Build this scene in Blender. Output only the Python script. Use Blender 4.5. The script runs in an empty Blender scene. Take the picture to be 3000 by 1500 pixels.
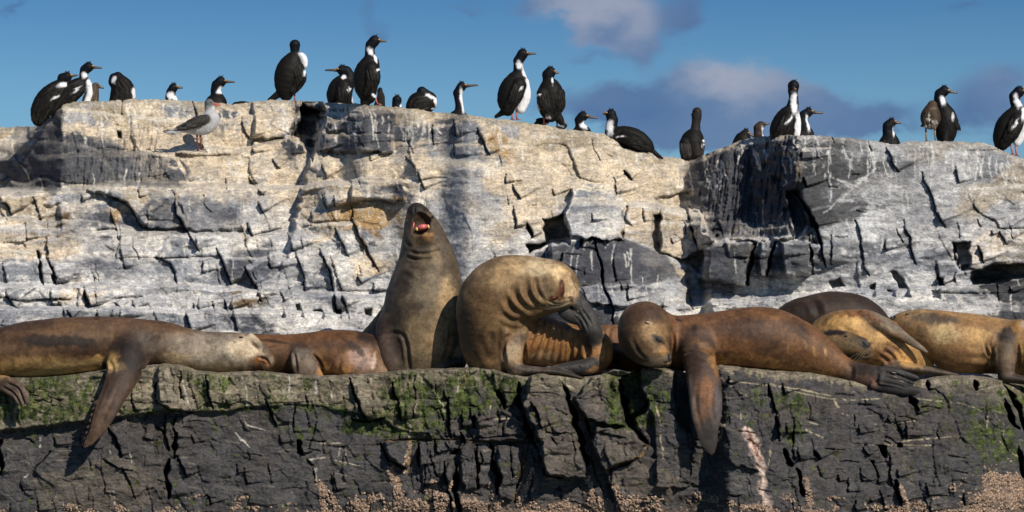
import bpy, math, random
import numpy as np
from mathutils import Vector

# ------------------------------------------------------------------ camera, sky, sun, exposure
scene = bpy.context.scene
COL = scene.collection
FPX = 8000.0      # focal length in photo pixels (3000 wide)
HOR = 1150.0      # photo row of the camera's eye level
cam_d = bpy.data.cameras.new("camera")
cam_d.sensor_width = 36.0
cam_d.lens = 36.0 * FPX / 3000.0
cam_d.shift_y = (HOR - 750.0) / 3000.0
cam_d.clip_start = 0.1
cam_d.clip_end = 3000.0
cam = bpy.data.objects.new("camera", cam_d)
cam.location = (0, 0, 0)
cam.rotation_euler = (math.radians(90), 0, 0)
COL.objects.link(cam)
scene.camera = cam

SUN = Vector((0.47, -0.66, 0.56)).normalized()      # towards the sun
sun_el = math.asin(SUN.z)
sun_az = math.atan2(SUN.x, SUN.y)
sd = bpy.data.lights.new("sun", 'SUN')
sd.energy = 4.8
sd.angle = math.radians(0.5)
sd.color = (1.0, 0.92, 0.80)
so = bpy.data.objects.new("sun", sd)
so.rotation_euler = (-SUN).to_track_quat('-Z', 'Y').to_euler()
COL.objects.link(so)

scene.view_settings.view_transform = 'Standard'
scene.view_settings.look = 'None'
scene.view_settings.exposure = 0.0
scene.view_settings.gamma = 1.0
scene.view_settings.use_curve_mapping = False

world = bpy.data.worlds.new("World")
scene.world = world
world.use_nodes = True
wt = world.node_tree
for n in list(wt.nodes):
    wt.nodes.remove(n)


def nd(t, kind, x=None, **kw):
    n = t.nodes.new(kind)
    for k, v in kw.items():
        setattr(n, k, v)
    return n


def mathn(t, op, a, b=None, c=None, clamp=False):
    n = t.nodes.new('ShaderNodeMath')
    n.operation = op
    n.use_clamp = clamp
    for i, v in enumerate((a, b, c)):
        if v is None:
            continue
        if isinstance(v, (int, float)):
            n.inputs[i].default_value = v
        else:
            t.links.new(v, n.inputs[i])
    return n.outputs[0]


def mixc(t, fac, a, b, mode='MIX'):
    n = t.nodes.new('ShaderNodeMix')
    n.data_type = 'RGBA'
    n.blend_type = mode
    n.clamp_factor = True
    for i, v in ((0, fac), (6, a), (7, b)):
        if isinstance(v, (int, float)):
            n.inputs[i].default_value = v
        elif isinstance(v, tuple):
            n.inputs[i].default_value = (v[0], v[1], v[2], 1)
        else:
            t.links.new(v, n.inputs[i])
    return n.outputs[2]


def noisen(t, vec, scale, detail=4, rough=0.5, dist=0.0):
    n = t.nodes.new('ShaderNodeTexNoise')
    n.inputs['Scale'].default_value = scale
    n.inputs['Detail'].default_value = detail
    n.inputs['Roughness'].default_value = rough
    n.inputs['Distortion'].default_value = dist
    if vec is not None:
        t.links.new(vec, n.inputs['Vector'])
    return n.outputs['Fac']


def rampn(t, fac, stops):
    n = t.nodes.new('ShaderNodeValToRGB')
    e = n.color_ramp.elements
    while len(e) < len(stops):
        e.new(0.5)
    for el, (p, c) in zip(e, stops):
        el.position = p
        el.color = (c[0], c[1], c[2], 1)
    t.links.new(fac, n.inputs[0])
    return n.outputs[0]


def build_world():
    t = wt
    out = nd(t, 'ShaderNodeOutputWorld')
    bg = nd(t, 'ShaderNodeBackground')
    bg.inputs['Strength'].default_value = 0.085
    t.links.new(bg.outputs[0], out.inputs[0])
    sky = nd(t, 'ShaderNodeTexSky', sky_type='NISHITA', sun_disc=False)
    sky.sun_elevation = sun_el
    sky.sun_rotation = sun_az
    sky.altitude = 0
    sky.air_density = 1.0
    sky.dust_density = 0.2
    sky.ozone_density = 3.0
    tc = nd(t, 'ShaderNodeTexCoord')
    sep = nd(t, 'ShaderNodeSeparateXYZ')
    t.links.new(tc.outputs['Generated'], sep.inputs[0])
    X, Y, Z = sep.outputs
    # the air near the horizon is clear and blue that day: a tint by elevation, the same all round
    zz = mathn(t, 'MULTIPLY', Z, 1.0)
    tint = rampn(t, zz, [(0.0, (0.50, 0.72, 0.88)), (0.05, (0.50, 0.72, 0.88)),
                         (0.105, (0.45, 0.68, 0.85)), (0.145, (0.27, 0.50, 0.72)), (0.45, (0.45, 0.62, 0.85)), (1.0, (0.7, 0.85, 1.0))])
    skyc = mixc(t, 1.0, sky.outputs[0], tint, 'MULTIPLY')
    # clouds: soft lilac-grey fair-weather banks, placed by direction, edges broken up by noise
    az = mathn(t, 'ARCTAN2', X, Y)
    hz = mathn(t, 'SQRT', mathn(t, 'ADD', mathn(t, 'MULTIPLY', X, X), mathn(t, 'MULTIPLY', Y, Y)))
    el = mathn(t, 'ARCTAN2', Z, hz)
    cv = nd(t, 'ShaderNodeCombineXYZ')
    t.links.new(az, cv.inputs[0]); t.links.new(mathn(t, 'MULTIPLY', el, 1.5), cv.inputs[1])
    n1 = noisen(t, cv.outputs[0], 16, 6, 0.55)
    n2 = noisen(t, cv.outputs[0], 45, 4, 0.55)
    wv = mathn(t, 'MULTIPLY', mathn(t, 'SUBTRACT', n1, 0.5), 0.030)
    wv2 = mathn(t, 'MULTIPLY', mathn(t, 'SUBTRACT', n2, 0.5), 0.022)
    azw = mathn(t, 'ADD', az, wv)
    elw = mathn(t, 'ADD', el, wv2)
    acc = None
    dark = None
    # (azimuth px, row px, half width, half height, strength, lightness)
    blobs = [(1800, 55, 120, 62, 1.15, .95), (1690, 8, 130, 42, .95, .8), (1850, 135, 62, 55, 1.0, .45), (1720, 90, 60, 40, .5, .3), (1775, 88, 45, 30, .3, -.8),
             (1560, 5, 60, 30, .5, .1), (1990, 60, 70, 65, .9, .08), (2040, 30, 40, 50, .5, .1), (1735, 172, 55, 20, .5, .05),
             (2105, 235, 120, 52, 1.1, 1.0), (2250, 262, 110, 50, 1.0, .7), (2330, 300, 90, 50, .8, .5), (2020, 270, 110, 60, .9, .25), (1990, 320, 150, 60, .95, .05), (1800, 300, 120, 42, .75, .25), (1760, 350, 110, 40, .5, .1),
             (2200, 370, 280, 70, 1.1, .3), (2430, 340, 150, 50, .9, .35), (1950, 380, 200, 50, .9, .15), (1620, 300, 120, 40, .5, .15), (2560, 365, 130, 40, .6, .25), (2930, 250, 120, 60, .8, .45), (2860, 320, 150, 60, .8, .15), (2990, 380, 90, 50, .7, .3), (2800, 20, 80, 24, .55, .1),
             (1075, 25, 26, 60, .55, .15), (1105, 95, 30, 26, .5, .15), (30, 38, 46, 16, .7, .05), (1370, 10, 70, 18, .45, .15),
             (4300, 160, 500, 130, .9, .6), (-1600, 120, 600, 110, .8, .5), (6400, 60, 700, 150, .9, .6), (-3900, 200, 500, 150, .9, .6)]
    for (bx, by, rx, ry, s, lt) in blobs:
        a0 = math.atan((bx - 1500) / FPX) if -1500 < bx < 4500 else (bx - 1500) / FPX
        e0 = math.atan((HOR - by) / FPX)
        dx = mathn(t, 'MULTIPLY', mathn(t, 'SUBTRACT', azw, a0), FPX / rx)
        dy = mathn(t, 'MULTIPLY', mathn(t, 'SUBTRACT', elw, e0), FPX / ry)
        d2 = mathn(t, 'ADD', mathn(t, 'MULTIPLY', dx, dx), mathn(t, 'MULTIPLY', dy, dy))
        g = mathn(t, 'MULTIPLY', mathn(t, 'EXPONENT', mathn(t, 'MULTIPLY', d2, -0.9)), s)
        gl = mathn(t, 'MULTIPLY', g, lt)
        acc = g if acc is None else mathn(t, 'ADD', acc, g)
        dark = gl if dark is None else mathn(t, 'ADD', dark, gl)
    m = mathn(t, 'ADD', acc, mathn(t, 'MULTIPLY', mathn(t, 'SUBTRACT', n2, 0.5), 0.9))
    mr = nd(t, 'ShaderNodeMapRange', interpolation_type='SMOOTHSTEP')
    mr.inputs[1].default_value = 0.16; mr.inputs[2].default_value = 1.05
    mr.inputs[3].default_value = 0.0; mr.inputs[4].default_value = 0.92
    t.links.new(m, mr.inputs[0])
    lf = mathn(t, 'DIVIDE', dark, mathn(t, 'ADD', acc, 0.05))
    lf = mathn(t, 'ADD', lf, mathn(t, 'MULTIPLY', mathn(t, 'SUBTRACT', n1, 0.5), 1.1), clamp=True)
    k = 1 / 0.085
    cc = rampn(t, lf, [(0.0, (0.075 * k, 0.155 * k, 0.33 * k)), (0.35, (0.13 * k, 0.21 * k, 0.37 * k)),
                       (0.95, (0.38 * k, 0.40 * k, 0.49 * k))])
    fin = mixc(t, mr.outputs[0], skyc, cc)
    t.links.new(fin, bg.inputs[0])


build_world()

# ------------------------------------------------------------------ numeric helpers


def at(px, py, d):
    return ((px - 1500.0) * d / FPX, d, (HOR - py) * d / FPX)


def _h(ix, iy, seed):
    n = (ix.astype(np.int64) * 374761393 + iy.astype(np.int64) * 668265263 + seed * 974634777) & 0xffffffff
    n = ((n ^ (n >> 13)) * 1274126177) & 0xffffffff
    n = (n ^ (n >> 16)) & 0xffffffff
    return n.astype(np.float64) / 4294967295.0


def vnoise(x, y, seed=0):
    ix = np.floor(x); iy = np.floor(y)
    fx = x - ix; fy = y - iy
    fx = fx * fx * fx * (fx * (fx * 6 - 15) + 10)
    fy = fy * fy * fy * (fy * (fy * 6 - 15) + 10)
    a = _h(ix, iy, seed); b = _h(ix + 1, iy, seed); c = _h(ix, iy + 1, seed); d = _h(ix + 1, iy + 1, seed)
    return (a + (b - a) * fx + (c - a) * fy + (a - b - c + d) * fx * fy) * 2 - 1


def fbm(x, y, oct=4, seed=0, gain=0.5, lac=2.03):
    s = 0; a = 1; tot = 0
    for o in range(oct):
        s = s + a * vnoise(x, y, seed + o * 17)
        tot += a; a *= gain
        x = x * lac + 13.7; y = y * lac + 7.3
    return s / tot


def smooth(e0, e1, x):
    t = np.clip((x - e0) / (e1 - e0), 0, 1)
    return t * t * (3 - 2 * t)


def noise3(P, f, seed=0):
    x, y, z = P[:, 0] * f, P[:, 1] * f, P[:, 2] * f
    return (vnoise(x + z * 0.31, y + 3.1, seed) + vnoise(y * 1.1 + 5.2 - z * .2, z + x * .23, seed + 5) + vnoise(z + 1.7, x + y * .27, seed + 9)) / 3


def seg_dist(U, V, a, b):
    abx, aby = b[0] - a[0], b[1] - a[1]
    L2 = abx * abx + aby * aby + 1e-9
    t = np.clip(((U - a[0]) * abx + (V - a[1]) * aby) / L2, 0, 1)
    dx = U - a[0] - t * abx; dy = V - a[1] - t * aby
    side = abx * (V - a[1]) - aby * (U - a[0])
    return np.sqrt(dx * dx + dy * dy), t, side


def poly_sd(U, V, poly):
    d = np.full(U.shape, 1e9); ins = np.zeros(U.shape, bool)
    n = len(poly)
    for i in range(n):
        a = poly[i]; b = poly[(i + 1) % n]
        dd, _, _ = seg_dist(U, V, a, b)
        d = np.minimum(d, dd)
        cond = ((a[1] > V) != (b[1] > V))
        xi = (b[0] - a[0]) * (V - a[1]) / ((b[1] - a[1]) if b[1] != a[1] else 1e-9) + a[0]
        ins ^= cond & (U < xi)
    return np.where(ins, -d, d)


def mesh_from(name, V, F, parent=None, mat=None, col=None, smooth_=True, extra=None):
    """V (n,3), F (m,4) or (m,3) index array."""
    me = bpy.data.meshes.new(name)
    V = np.asarray(V, np.float32); F = np.asarray(F, np.int32)
    k = F.shape[1]
    me.vertices.add(len(V)); me.vertices.foreach_set('co', V.ravel())
    me.loops.add(F.size); me.loops.foreach_set('vertex_index', F.ravel())
    me.polygons.add(len(F))
    me.polygons.foreach_set('loop_start', np.arange(0, F.size, k, dtype=np.int32))
    me.update(calc_edges=True)
    if smooth_:
        me.polygons.foreach_set('use_smooth', np.ones(len(F), bool))
    if col is not None:
        ca = me.color_attributes.new('Col', 'FLOAT_COLOR', 'POINT')
        c4 = np.ones((len(V), 4), np.float32); c4[:, :3] = np.clip(col, 0, 1)
        ca.data.foreach_set('color', c4.ravel())
    if extra is not None:
        for nm, arr in extra.items():
            fa = me.attributes.new(nm, 'FLOAT', 'POINT')
            fa.data.foreach_set('value', np.asarray(arr, np.float32).ravel())
    o = bpy.data.objects.new(name, me)
    COL.objects.link(o)
    if mat is not None:
        me.materials.append(mat)
    if parent is not None:
        o.parent = parent
    return o


def thing(name, label, cat, loc=(0, 0, 0), group=None):
    o = bpy.data.objects.new(name, None)
    o.empty_display_size = 0.1
    o.location = loc
    COL.objects.link(o)
    o['label'] = label; o['category'] = cat
    if group:
        o['group'] = group
    return o


def bsdf_mat(name, rough=0.8, spec=0.3):
    m = bpy.data.materials.new(name)
    m.use_nodes = True
    t = m.node_tree
    b = t.nodes['Principled BSDF']
    b.inputs['Roughness'].default_value = rough
    b.inputs['Specular IOR Level'].default_value = spec
    return m, t, b


def attrn(t, name='Col', out='Color'):
    n = t.nodes.new('ShaderNodeAttribute')
    n.attribute_name = name
    return n.outputs[out]


def objvec(t, sx=1, sy=1, sz=1):
    tc = t.nodes.new('ShaderNodeTexCoord')
    mp = t.nodes.new('ShaderNodeMapping')
    mp.inputs['Scale'].default_value = (sx, sy, sz)
    t.links.new(tc.outputs['Object'], mp.inputs[0])
    return mp.outputs[0]


def bumpn(t, h, strength, dist, bsdf):
    n = t.nodes.new('ShaderNodeBump')
    n.inputs['Strength'].default_value = strength
    n.inputs['Distance'].default_value = dist
    t.links.new(h, n.inputs['Height'])
    t.links.new(n.outputs[0], bsdf.inputs['Normal'])
    return n


def mat_rock():
    m, t, b = bsdf_mat('weathered_rock', 0.85, 0.25)
    c = attrn(t)
    v = objvec(t, 1, 1, 2.2)
    f1 = noisen(t, v, 14, 8, 0.72)
    f2 = noisen(t, v, 48, 5, 0.75)
    k = rampn(t, f1, [(0.3, (0.62, 0.62, 0.64)), (0.5, (1, 1, 1)), (0.7, (1.22, 1.2, 1.15))])
    c = mixc(t, 1.0, c, k, 'MULTIPLY')
    k2 = rampn(t, f2, [(0.3, (0.5, 0.5, 0.53)), (0.5, (1, 1, 1)), (0.7, (1.35, 1.32, 1.27))])
    c = mixc(t, 1.0, c, k2, 'MULTIPLY')
    # crisp flecks of lichen, salt and chipped stone
    v4 = objvec(t, 1.0, 1, 1.7)
    g1 = noisen(t, v4, 22, 12, 0.80, 0.3)
    c = mixc(t, 1.0, c, rampn(t, g1, [(0.40, (0.66, 0.67, 0.70)), (0.455, (0.98, 0.98, 0.98)), (0.54, (1.0, 1.0, 1.0)), (0.60, (1.22, 1.20, 1.16))]), 'MULTIPLY')
    g2 = noisen(t, objvec(t, 2.6, 1, 0.7), 19, 10, 0.78, 0.2)
    c = mixc(t, 1.0, c, rampn(t, g2, [(0.36, (0.62, 0.62, 0.64)), (0.42, (1, 1, 1)), (0.60, (1.0, 1.0, 1.0)), (0.645, (1.28, 1.26, 1.22))]), 'MULTIPLY')
    v3 = objvec(t, 1.0, 1, 2.2)
    f3 = noisen(t, v3, 85, 3, 0.8, 0.3)
    c = mixc(t, 1.0, c, rampn(t, f3, [(0.32, (0.66, 0.66, 0.68)), (0.46, (1, 1, 1)), (0.7, (1.15, 1.13, 1.1))]), 'MULTIPLY')
    t.links.new(c, b.inputs['Base Color'])
    h = mathn(t, 'ADD', mathn(t, 'MULTIPLY', f1, 0.6), mathn(t, 'MULTIPLY', f2, 0.4))
    h = mathn(t, 'ADD', h, mathn(t, 'MULTIPLY', f3, 0.3))
    h = mathn(t, 'ADD', h, mathn(t, 'MULTIPLY', g1, 0.8))
    bumpn(t, h, 0.9, 0.018, b)
    return m


def mat_fur():
    m, t, b = bsdf_mat('short_fur', 0.56, 0.3)
    c = attrn(t)
    v = objvec(t, 1, 1, 1)
    f1 = noisen(t, v, 38, 6, 0.75)
    f2 = noisen(t, v, 110, 4, 0.75)
    f3 = noisen(t, v, 7, 5, 0.6)
    k = rampn(t, f1, [(0.3, (0.6, 0.58, 0.56)), (0.5, (1, 1, 1)), (0.7, (1.35, 1.35, 1.32))])
    c = mixc(t, 1.0, c, k, 'MULTIPLY')
    k2 = rampn(t, f2, [(0.3, (0.72, 0.72, 0.72)), (0.5, (1, 1, 1)), (0.7, (1.3, 1.3, 1.3))])
    c = mixc(t, 1.0, c, k2, 'MULTIPLY')
    k3 = rampn(t, f3, [(0.32, (0.62, 0.58, 0.55)), (0.5, (1, 1, 1)), (0.7, (1.18, 1.16, 1.13))])
    c = mixc(t, 1.0, c, k3, 'MULTIPLY')
    f4 = noisen(t, v, 15, 4, 0.6)
    c = mixc(t, 1.0, c, rampn(t, f4, [(0.35, (0.78, 0.75, 0.73)), (0.5, (1, 1, 1)), (0.7, (1.14, 1.12, 1.1))]), 'MULTIPLY')
    t.links.new(c, b.inputs['Base Color'])
    h = mathn(t, 'ADD', f1, f2)
    bumpn(t, h, 0.6, 0.0045, b)
    b.inputs['Sheen Weight'].default_value = 0.06
    b.inputs['Sheen Roughness'].default_value = 0.4
    b.inputs['Sheen Tint'].default_value = (1.0, 0.85, 0.65, 1)
    return m


def mat_feather():
    m, t, b = bsdf_mat('feathers', 0.6, 0.14)
    c = attrn(t)
    v = objvec(t, 1, 1, 0.45)
    f1 = noisen(t, v, 55, 4, 0.6)
    k = rampn(t, f1, [(0.35, (0.82, 0.83, 0.85)), (0.5, (1, 1, 1)), (0.68, (1.16, 1.14, 1.12))])
    c = mixc(t, 1.0, c, k, 'MULTIPLY')
    t.links.new(c, b.inputs['Base Color'])
    bumpn(t, f1, 0.5, 0.004, b)
    return m


def mat_plain(name, rgb, rough=0.5, spec=0.4, var=0.15, scale=120):
    m, t, b = bsdf_mat(name, rough, spec)
    f = noisen(t, objvec(t), scale, 3, 0.6)
    lo = tuple(x * (1 - var) for x in rgb); hi = tuple(min(1, x * (1 + var)) for x in rgb)
    t.links.new(rampn(t, f, [(0.3, lo), (0.7, hi)]), b.inputs['Base Color'])
    return m


ROCK = mat_rock()
FUR = mat_fur()
FEATHER = mat_feather()
M_EYE = mat_plain('wet_eye', (0.012, 0.01, 0.01), 0.08, 0.8)
M_NOSE = mat_plain('nose_leather', (0.028, 0.025, 0.025), 0.55, 0.3)
M_TONGUE = mat_plain('tongue_flesh', (0.55, 0.13, 0.13), 0.25, 0.6)
M_MOUTH = mat_plain('mouth_lining', (0.045, 0.006, 0.007), 0.5, 0.3)
M_TOOTH = mat_plain('old_tooth', (0.65, 0.42, 0.14), 0.3, 0.5)
M_WHISK = mat_plain('whisker_hair', (0.22, 0.17, 0.11), 0.4, 0.5)
M_WHISKD = mat_plain('dark_whisker_hair', (0.04, 0.035, 0.03), 0.4, 0.5)
M_NAIL = mat_plain('nail_horn', (0.17, 0.12, 0.08), 0.4, 0.5)
M_EAR = mat_plain('ear_skin', (0.34, 0.27, 0.18), 0.5, 0.4)
M_WOUND = mat_plain('healed_scar_skin', (0.16, 0.03, 0.02), 0.3, 0.5)
M_BILL = mat_plain('brown_bill', (0.085, 0.06, 0.04), 0.4, 0.5)
M_BILLRED = mat_plain('red_bill', (0.55, 0.06, 0.03), 0.4, 0.5)
M_CARUNCLE = mat_plain('yellow_skin_knob', (0.42, 0.2, 0.025), 0.5, 0.4)
M_FOOT = mat_plain('pink_foot_skin', (0.42, 0.14, 0.12), 0.5, 0.4)
M_FOOTRED = mat_plain('dark_red_foot_skin', (0.13, 0.035, 0.025), 0.5, 0.4)
M_FOOTGREY = mat_plain('greyish_foot_skin', (0.25, 0.19, 0.12), 0.5, 0.4)
M_BLACK = mat_plain('black_crest_feather', (0.012, 0.012, 0.014), 0.6, 0.3)

# ------------------------------------------------------------------ the rock
def pts(sc, ox, oy, L):
    return [(ox + x * sc, oy + y * sc) for x, y in L]


def apply_crack(D, U, V, poly, w, A, s=0.0, fade=70.0, seed=0, taper=True):
    """carve a fracture of half width w (px), depth A (m); s: how proud its right flank stands."""
    xs = [p[0] for p in poly]; ys = [p[1] for p in poly]
    pad = max(w * 4, (fade * 1.6 if s else 0)) + 8
    u0, u1, v0, v1 = min(xs) - pad, max(xs) + pad, min(ys) - pad, max(ys) + pad
    cols = np.where((U[0] >= u0) & (U[0] <= u1))[0]
    if len(cols) == 0:
        return
    c0, c1 = cols[0], cols[-1] + 1
    rows = np.where((V[:, c0:c1].max(1) >= v0) & (V[:, c0:c1].min(1) <= v1))[0]
    if len(rows) == 0:
        return
    r0, r1 = rows[0], rows[-1] + 1
    uu = U[r0:r1, c0:c1]; vv = V[r0:r1, c0:c1]
    uu = uu + 4.5 * vnoise(uu / 40, vv / 24, seed) + 1.0 * vnoise(uu / 9, vv / 10, seed + 3)
    best = np.full(uu.shape, 1e9); bt = np.zeros(uu.shape); bs = np.zeros(uu.shape)
    L = [0]
    for i in range(len(poly) - 1):
        L.append(L[-1] + math.dist(poly[i], poly[i + 1]))
    tot = L[-1]
    for i in range(len(poly) - 1):
        d, t, side = seg_dist(uu, vv, poly[i], poly[i + 1])
        q = d < best
        best = np.where(q, d, best)
        bt = np.where(q, (L[i] + t * (L[i + 1] - L[i])) / tot, bt)
        bs = np.where(q, side, bs)
    ww = w * (0.35 + 0.65 * np.clip(1 - np.abs(bt * 2 - 1) ** 2.2, 0, 1)) if taper else w
    ww = ww * (0.75 + 0.6 * vnoise(uu / 23, vv / 17, seed + 7))
    ww = np.maximum(ww, 1.3)
    prof = np.clip(1.5 - best / ww, 0, 1)
    add = A * prof
    if s:
        # travelling down the polyline the right flank has side < 0
        endf = smooth(0, 0.12, bt) * (1 - smooth(0.88, 1, bt))
        right = (bs < 0)
        add = add - s * np.where(right, np.exp(-(best / fade) ** 1.3), 0) * endf
    D[r0:r1, c0:c1] += add


def apply_poly(D, U, V, poly, amt, soft=4.0, gx=0.0, gy=0.0, seed=0, rough=5.0):
    """shift the region by amt metres (negative = towards the sea); gx, gy tilt it, metres per 100 px."""
    xs = [p[0] for p in poly]; ys = [p[1] for p in poly]
    pad = soft + rough * 2 + 6
    cols = np.where((U[0] >= min(xs) - pad) & (U[0] <= max(xs) + pad))[0]
    if len(cols) == 0:
        return
    c0, c1 = cols[0], cols[-1] + 1
    rows = np.where((V[:, c0:c1].max(1) >= min(ys) - pad) & (V[:, c0:c1].min(1) <= max(ys) + pad))[0]
    if len(rows) == 0:
        return
    r0, r1 = rows[0], rows[-1] + 1
    uu = U[r0:r1, c0:c1]; vv = V[r0:r1, c0:c1]
    rough = min(rough, 1.2 + 0.05 * min(max(xs) - min(xs), max(ys) - min(ys)))
    wu = uu + rough * vnoise(uu / 22, vv / 16, seed + 1); wv = vv + rough * vnoise(uu / 17, vv / 22, seed + 2)
    sd = poly_sd(wu, wv, poly)
    m = 1 - smooth(-soft, soft * 0.3, sd)
    cx = sum(xs) / len(xs); cy = sum(ys) / len(ys)
    D[r0:r1, c0:c1] += m * (amt + gx * (uu - cx) / 100 + gy * (vv - cy) / 100)


def blocks(U, V, W, H, lean, seed, amp, edge=0.10, bend=0.35):
    """broken slate: beds cut by leaning joints; every piece sits at its own depth and tilt."""
    wu = U + 0.35 * W * fbm(U / (W * 1.7), V / (H * 2.2), 3, seed) + lean * V
    wv = V + bend * H * fbm(U / (W * 2.6), V / (H * 3.0), 3, seed + 40) + 0.09 * H * vnoise(U / (W * .25), V / (H * .4), seed + 2)
    bv = wv / H
    bi = np.floor(bv); fv = bv - bi
    sh = _h(bi, bi * 0 + 3, seed + 5)
    wid = 0.6 + 0.9 * _h(bi, bi * 0 + 9, seed + 6)
    bu = wu / (W * wid) + sh * 17
    bj = np.floor(bu); fu = bu - bj
    r = _h(bi, bj, seed + 7) * 2 - 1
    tx = _h(bi, bj, seed + 8) * 2 - 1
    ty = _h(bi, bj, seed + 9)
    # step treads rise to the light: each bed is steeper than the slope it belongs to
    sh2 = smooth(0.0, 0.12, fv)
    fvv = fv - 0.5 - (1 - sh2) * 0.0
    out = amp * (0.38 * r + 0.7 * tx * (fu - 0.5) + (0.15 + 0.75 * ty) * np.where(fv > .12, fv - .5, -0.38 + (0.12 - fv) / 0.12 * 0.88))
    e = np.where(_h(bi, bj, seed + 12) > 0.45, np.minimum(fu, 1 - fu) * W * wid, 99.0)
    e = np.minimum(e, np.where(_h(bi, bj, seed + 13) > 0.85, fv * H, 99.0))
    return out, e, r


def facets(U, V, su, sv, seed, lean=-0.2, tilt=1.0):
    """chipped planes: every cell is a flat chip with its own tilt and height"""
    x = (U + lean * V) / su + 0.18 * vnoise(U / su * 1.3, V / sv * 1.3, seed + 50); y = V / sv + 0.18 * vnoise(U / su * 1.1 + 9, V / sv * 1.1, seed + 51)
    ix = np.floor(x); iy = np.floor(y)
    best = np.full(U.shape, 1e9); bx = np.zeros(U.shape); by = np.zeros(U.shape); ca = np.zeros(U.shape); cb = np.zeros(U.shape)
    for a in (-1, 0, 1):
        for b in (-1, 0, 1):
            jx = ix + a; jy = iy + b
            fx = jx + _h(jx, jy, seed); fy = jy + _h(jx, jy, seed + 1)
            d = (x - fx) ** 2 + (y - fy) ** 2
            q = d < best
            best = np.where(q, d, best); bx = np.where(q, x - fx, bx); by = np.where(q, y - fy, by); ca = np.where(q, jx, ca); cb = np.where(q, jy, cb)
    r = _h(ca, cb, seed + 2) * 2 - 1; tx = _h(ca, cb, seed + 3) * 2 - 1; ty = _h(ca, cb, seed + 4) * 2 - 1
    return 0.5 * r + tilt * (tx * bx + ty * by), r


def nearest_colour(U, V, P, warp=55, seed=3, soft=0.22):
    """patches of stain, guano and painted shade: each control point owns the rock round it."""
    wu = U + warp * fbm(U / 120, V / 70, 6, seed, 0.72); wv = V + warp * 0.6 * fbm(U / 140, V / 60, 6, seed + 60, 0.72)
    num = np.zeros(U.shape + (3,)); den = np.zeros(U.shape)
    for (x, y, c) in P:
        d2 = ((wu - x) ** 2 + ((wv - y) * 1.35) ** 2) / 4000.0 + 0.05
        w = d2 ** -4.2
        num += w[..., None] * np.array(c); den += w
    return num / den[..., None]


def paint_lines(C, U, V, L, col, w, seed=0, broken=0.4, op=0.9):
    for i, poly in enumerate(L):
        xs = [p[0] for p in poly]; ys = [p[1] for p in poly]
        pad = w * 3 + 8
        cols = np.where((U[0] >= min(xs) - pad) & (U[0] <= max(xs) + pad))[0]
        if len(cols) == 0:
            continue
        c0, c1 = cols[0], cols[-1] + 1
        rows = np.where((V[:, c0:c1].max(1) >= min(ys) - pad) & (V[:, c0:c1].min(1) <= max(ys) + pad))[0]
        if len(rows) == 0:
            continue
        r0, r1 = rows[0], rows[-1] + 1
        uu = U[r0:r1, c0:c1]; vv = V[r0:r1, c0:c1]
        wu = uu + 4 * vnoise(uu / 15, vv / 25, seed + i) + 1.5 * vnoise(uu / 5, vv / 5, seed + i + 9)
        best = np.full(uu.shape, 1e9)
        for a, b in zip(poly[:-1], poly[1:]):
            d, t, _ = seg_dist(wu, vv, a, b)
            best = np.minimum(best, d)
        ww = w * (1 + 0.7 * vnoise(uu / 12, vv / 14, seed + i + 5))
        m = np.clip(1.4 - best / np.maximum(ww, 1.2), 0, 1) * op
        m = m * smooth(-0.15 - (1 - broken), 0.1 - (1 - broken) * .6, vnoise(uu / 9, vv / 9, seed + 77 + i) + 0.25)
        C[r0:r1, c0:c1] += (np.array(col) - C[r0:r1, c0:c1]) * m[..., None]


def paint_poly(C, U, V, poly, col, op=0.8, soft=18, rough=16, seed=0):
    xs = [p[0] for p in poly]; ys = [p[1] for p in poly]
    pad = soft + rough * 2
    cols = np.where((U[0] >= min(xs) - pad) & (U[0] <= max(xs) + pad))[0]
    if len(cols) == 0:
        return
    c0, c1 = cols[0], cols[-1] + 1
    uu = U[:, c0:c1]; vv = V[:, c0:c1]
    sd = poly_sd(uu + rough * fbm(uu / 40, vv / 25, 4, seed), vv + rough * fbm(uu / 35, vv / 30, 4, seed + 30), poly)
    m = (1 - smooth(-soft, soft * 0.4, sd)) * op
    C[:, c0:c1] += (np.array(col) - C[:, c0:c1]) * m[..., None]


CREST = [(-400, 372), (0, 374), (105, 370), (128, 352), (145, 345), (170, 322), (185, 300), (215, 297), (300, 296), (400, 291), (480, 292), (560, 295),
         (620, 299), (680, 306), (700, 304), (735, 298), (800, 293), (900, 296), (1000, 302), (1100, 308), (1200, 318), (1300, 330), (1400, 341),
         (1480, 350), (1560, 362), (1650, 375), (1740, 386), (1795, 397), (1812, 412), (1826, 432), (1880, 441), (1930, 455), (2000, 466), (2018, 472),
         (2032, 468), (2060, 455), (2110, 435), (2165, 414), (2200, 405), (2260, 397), (2350, 395), (2450, 402), (2560, 412), (2630, 426), (2645, 418), (2662, 412),
         (2800, 415), (2870, 418), (2920, 432), (2950, 447), (2985, 462), (3010, 468), (3100, 475), (3400, 470)]
CX = np.array([p[0] for p in CREST], float); CY = np.array([p[1] for p in CREST], float)


def crest(u):
    u = np.asarray(u, float)
    return np.interp(u, CX, CY) + 2.5 * fbm(u / 30, u * 0 + 2, 3, 11) + 1.5 * vnoise(u / 8, u * 0, 12)


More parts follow.
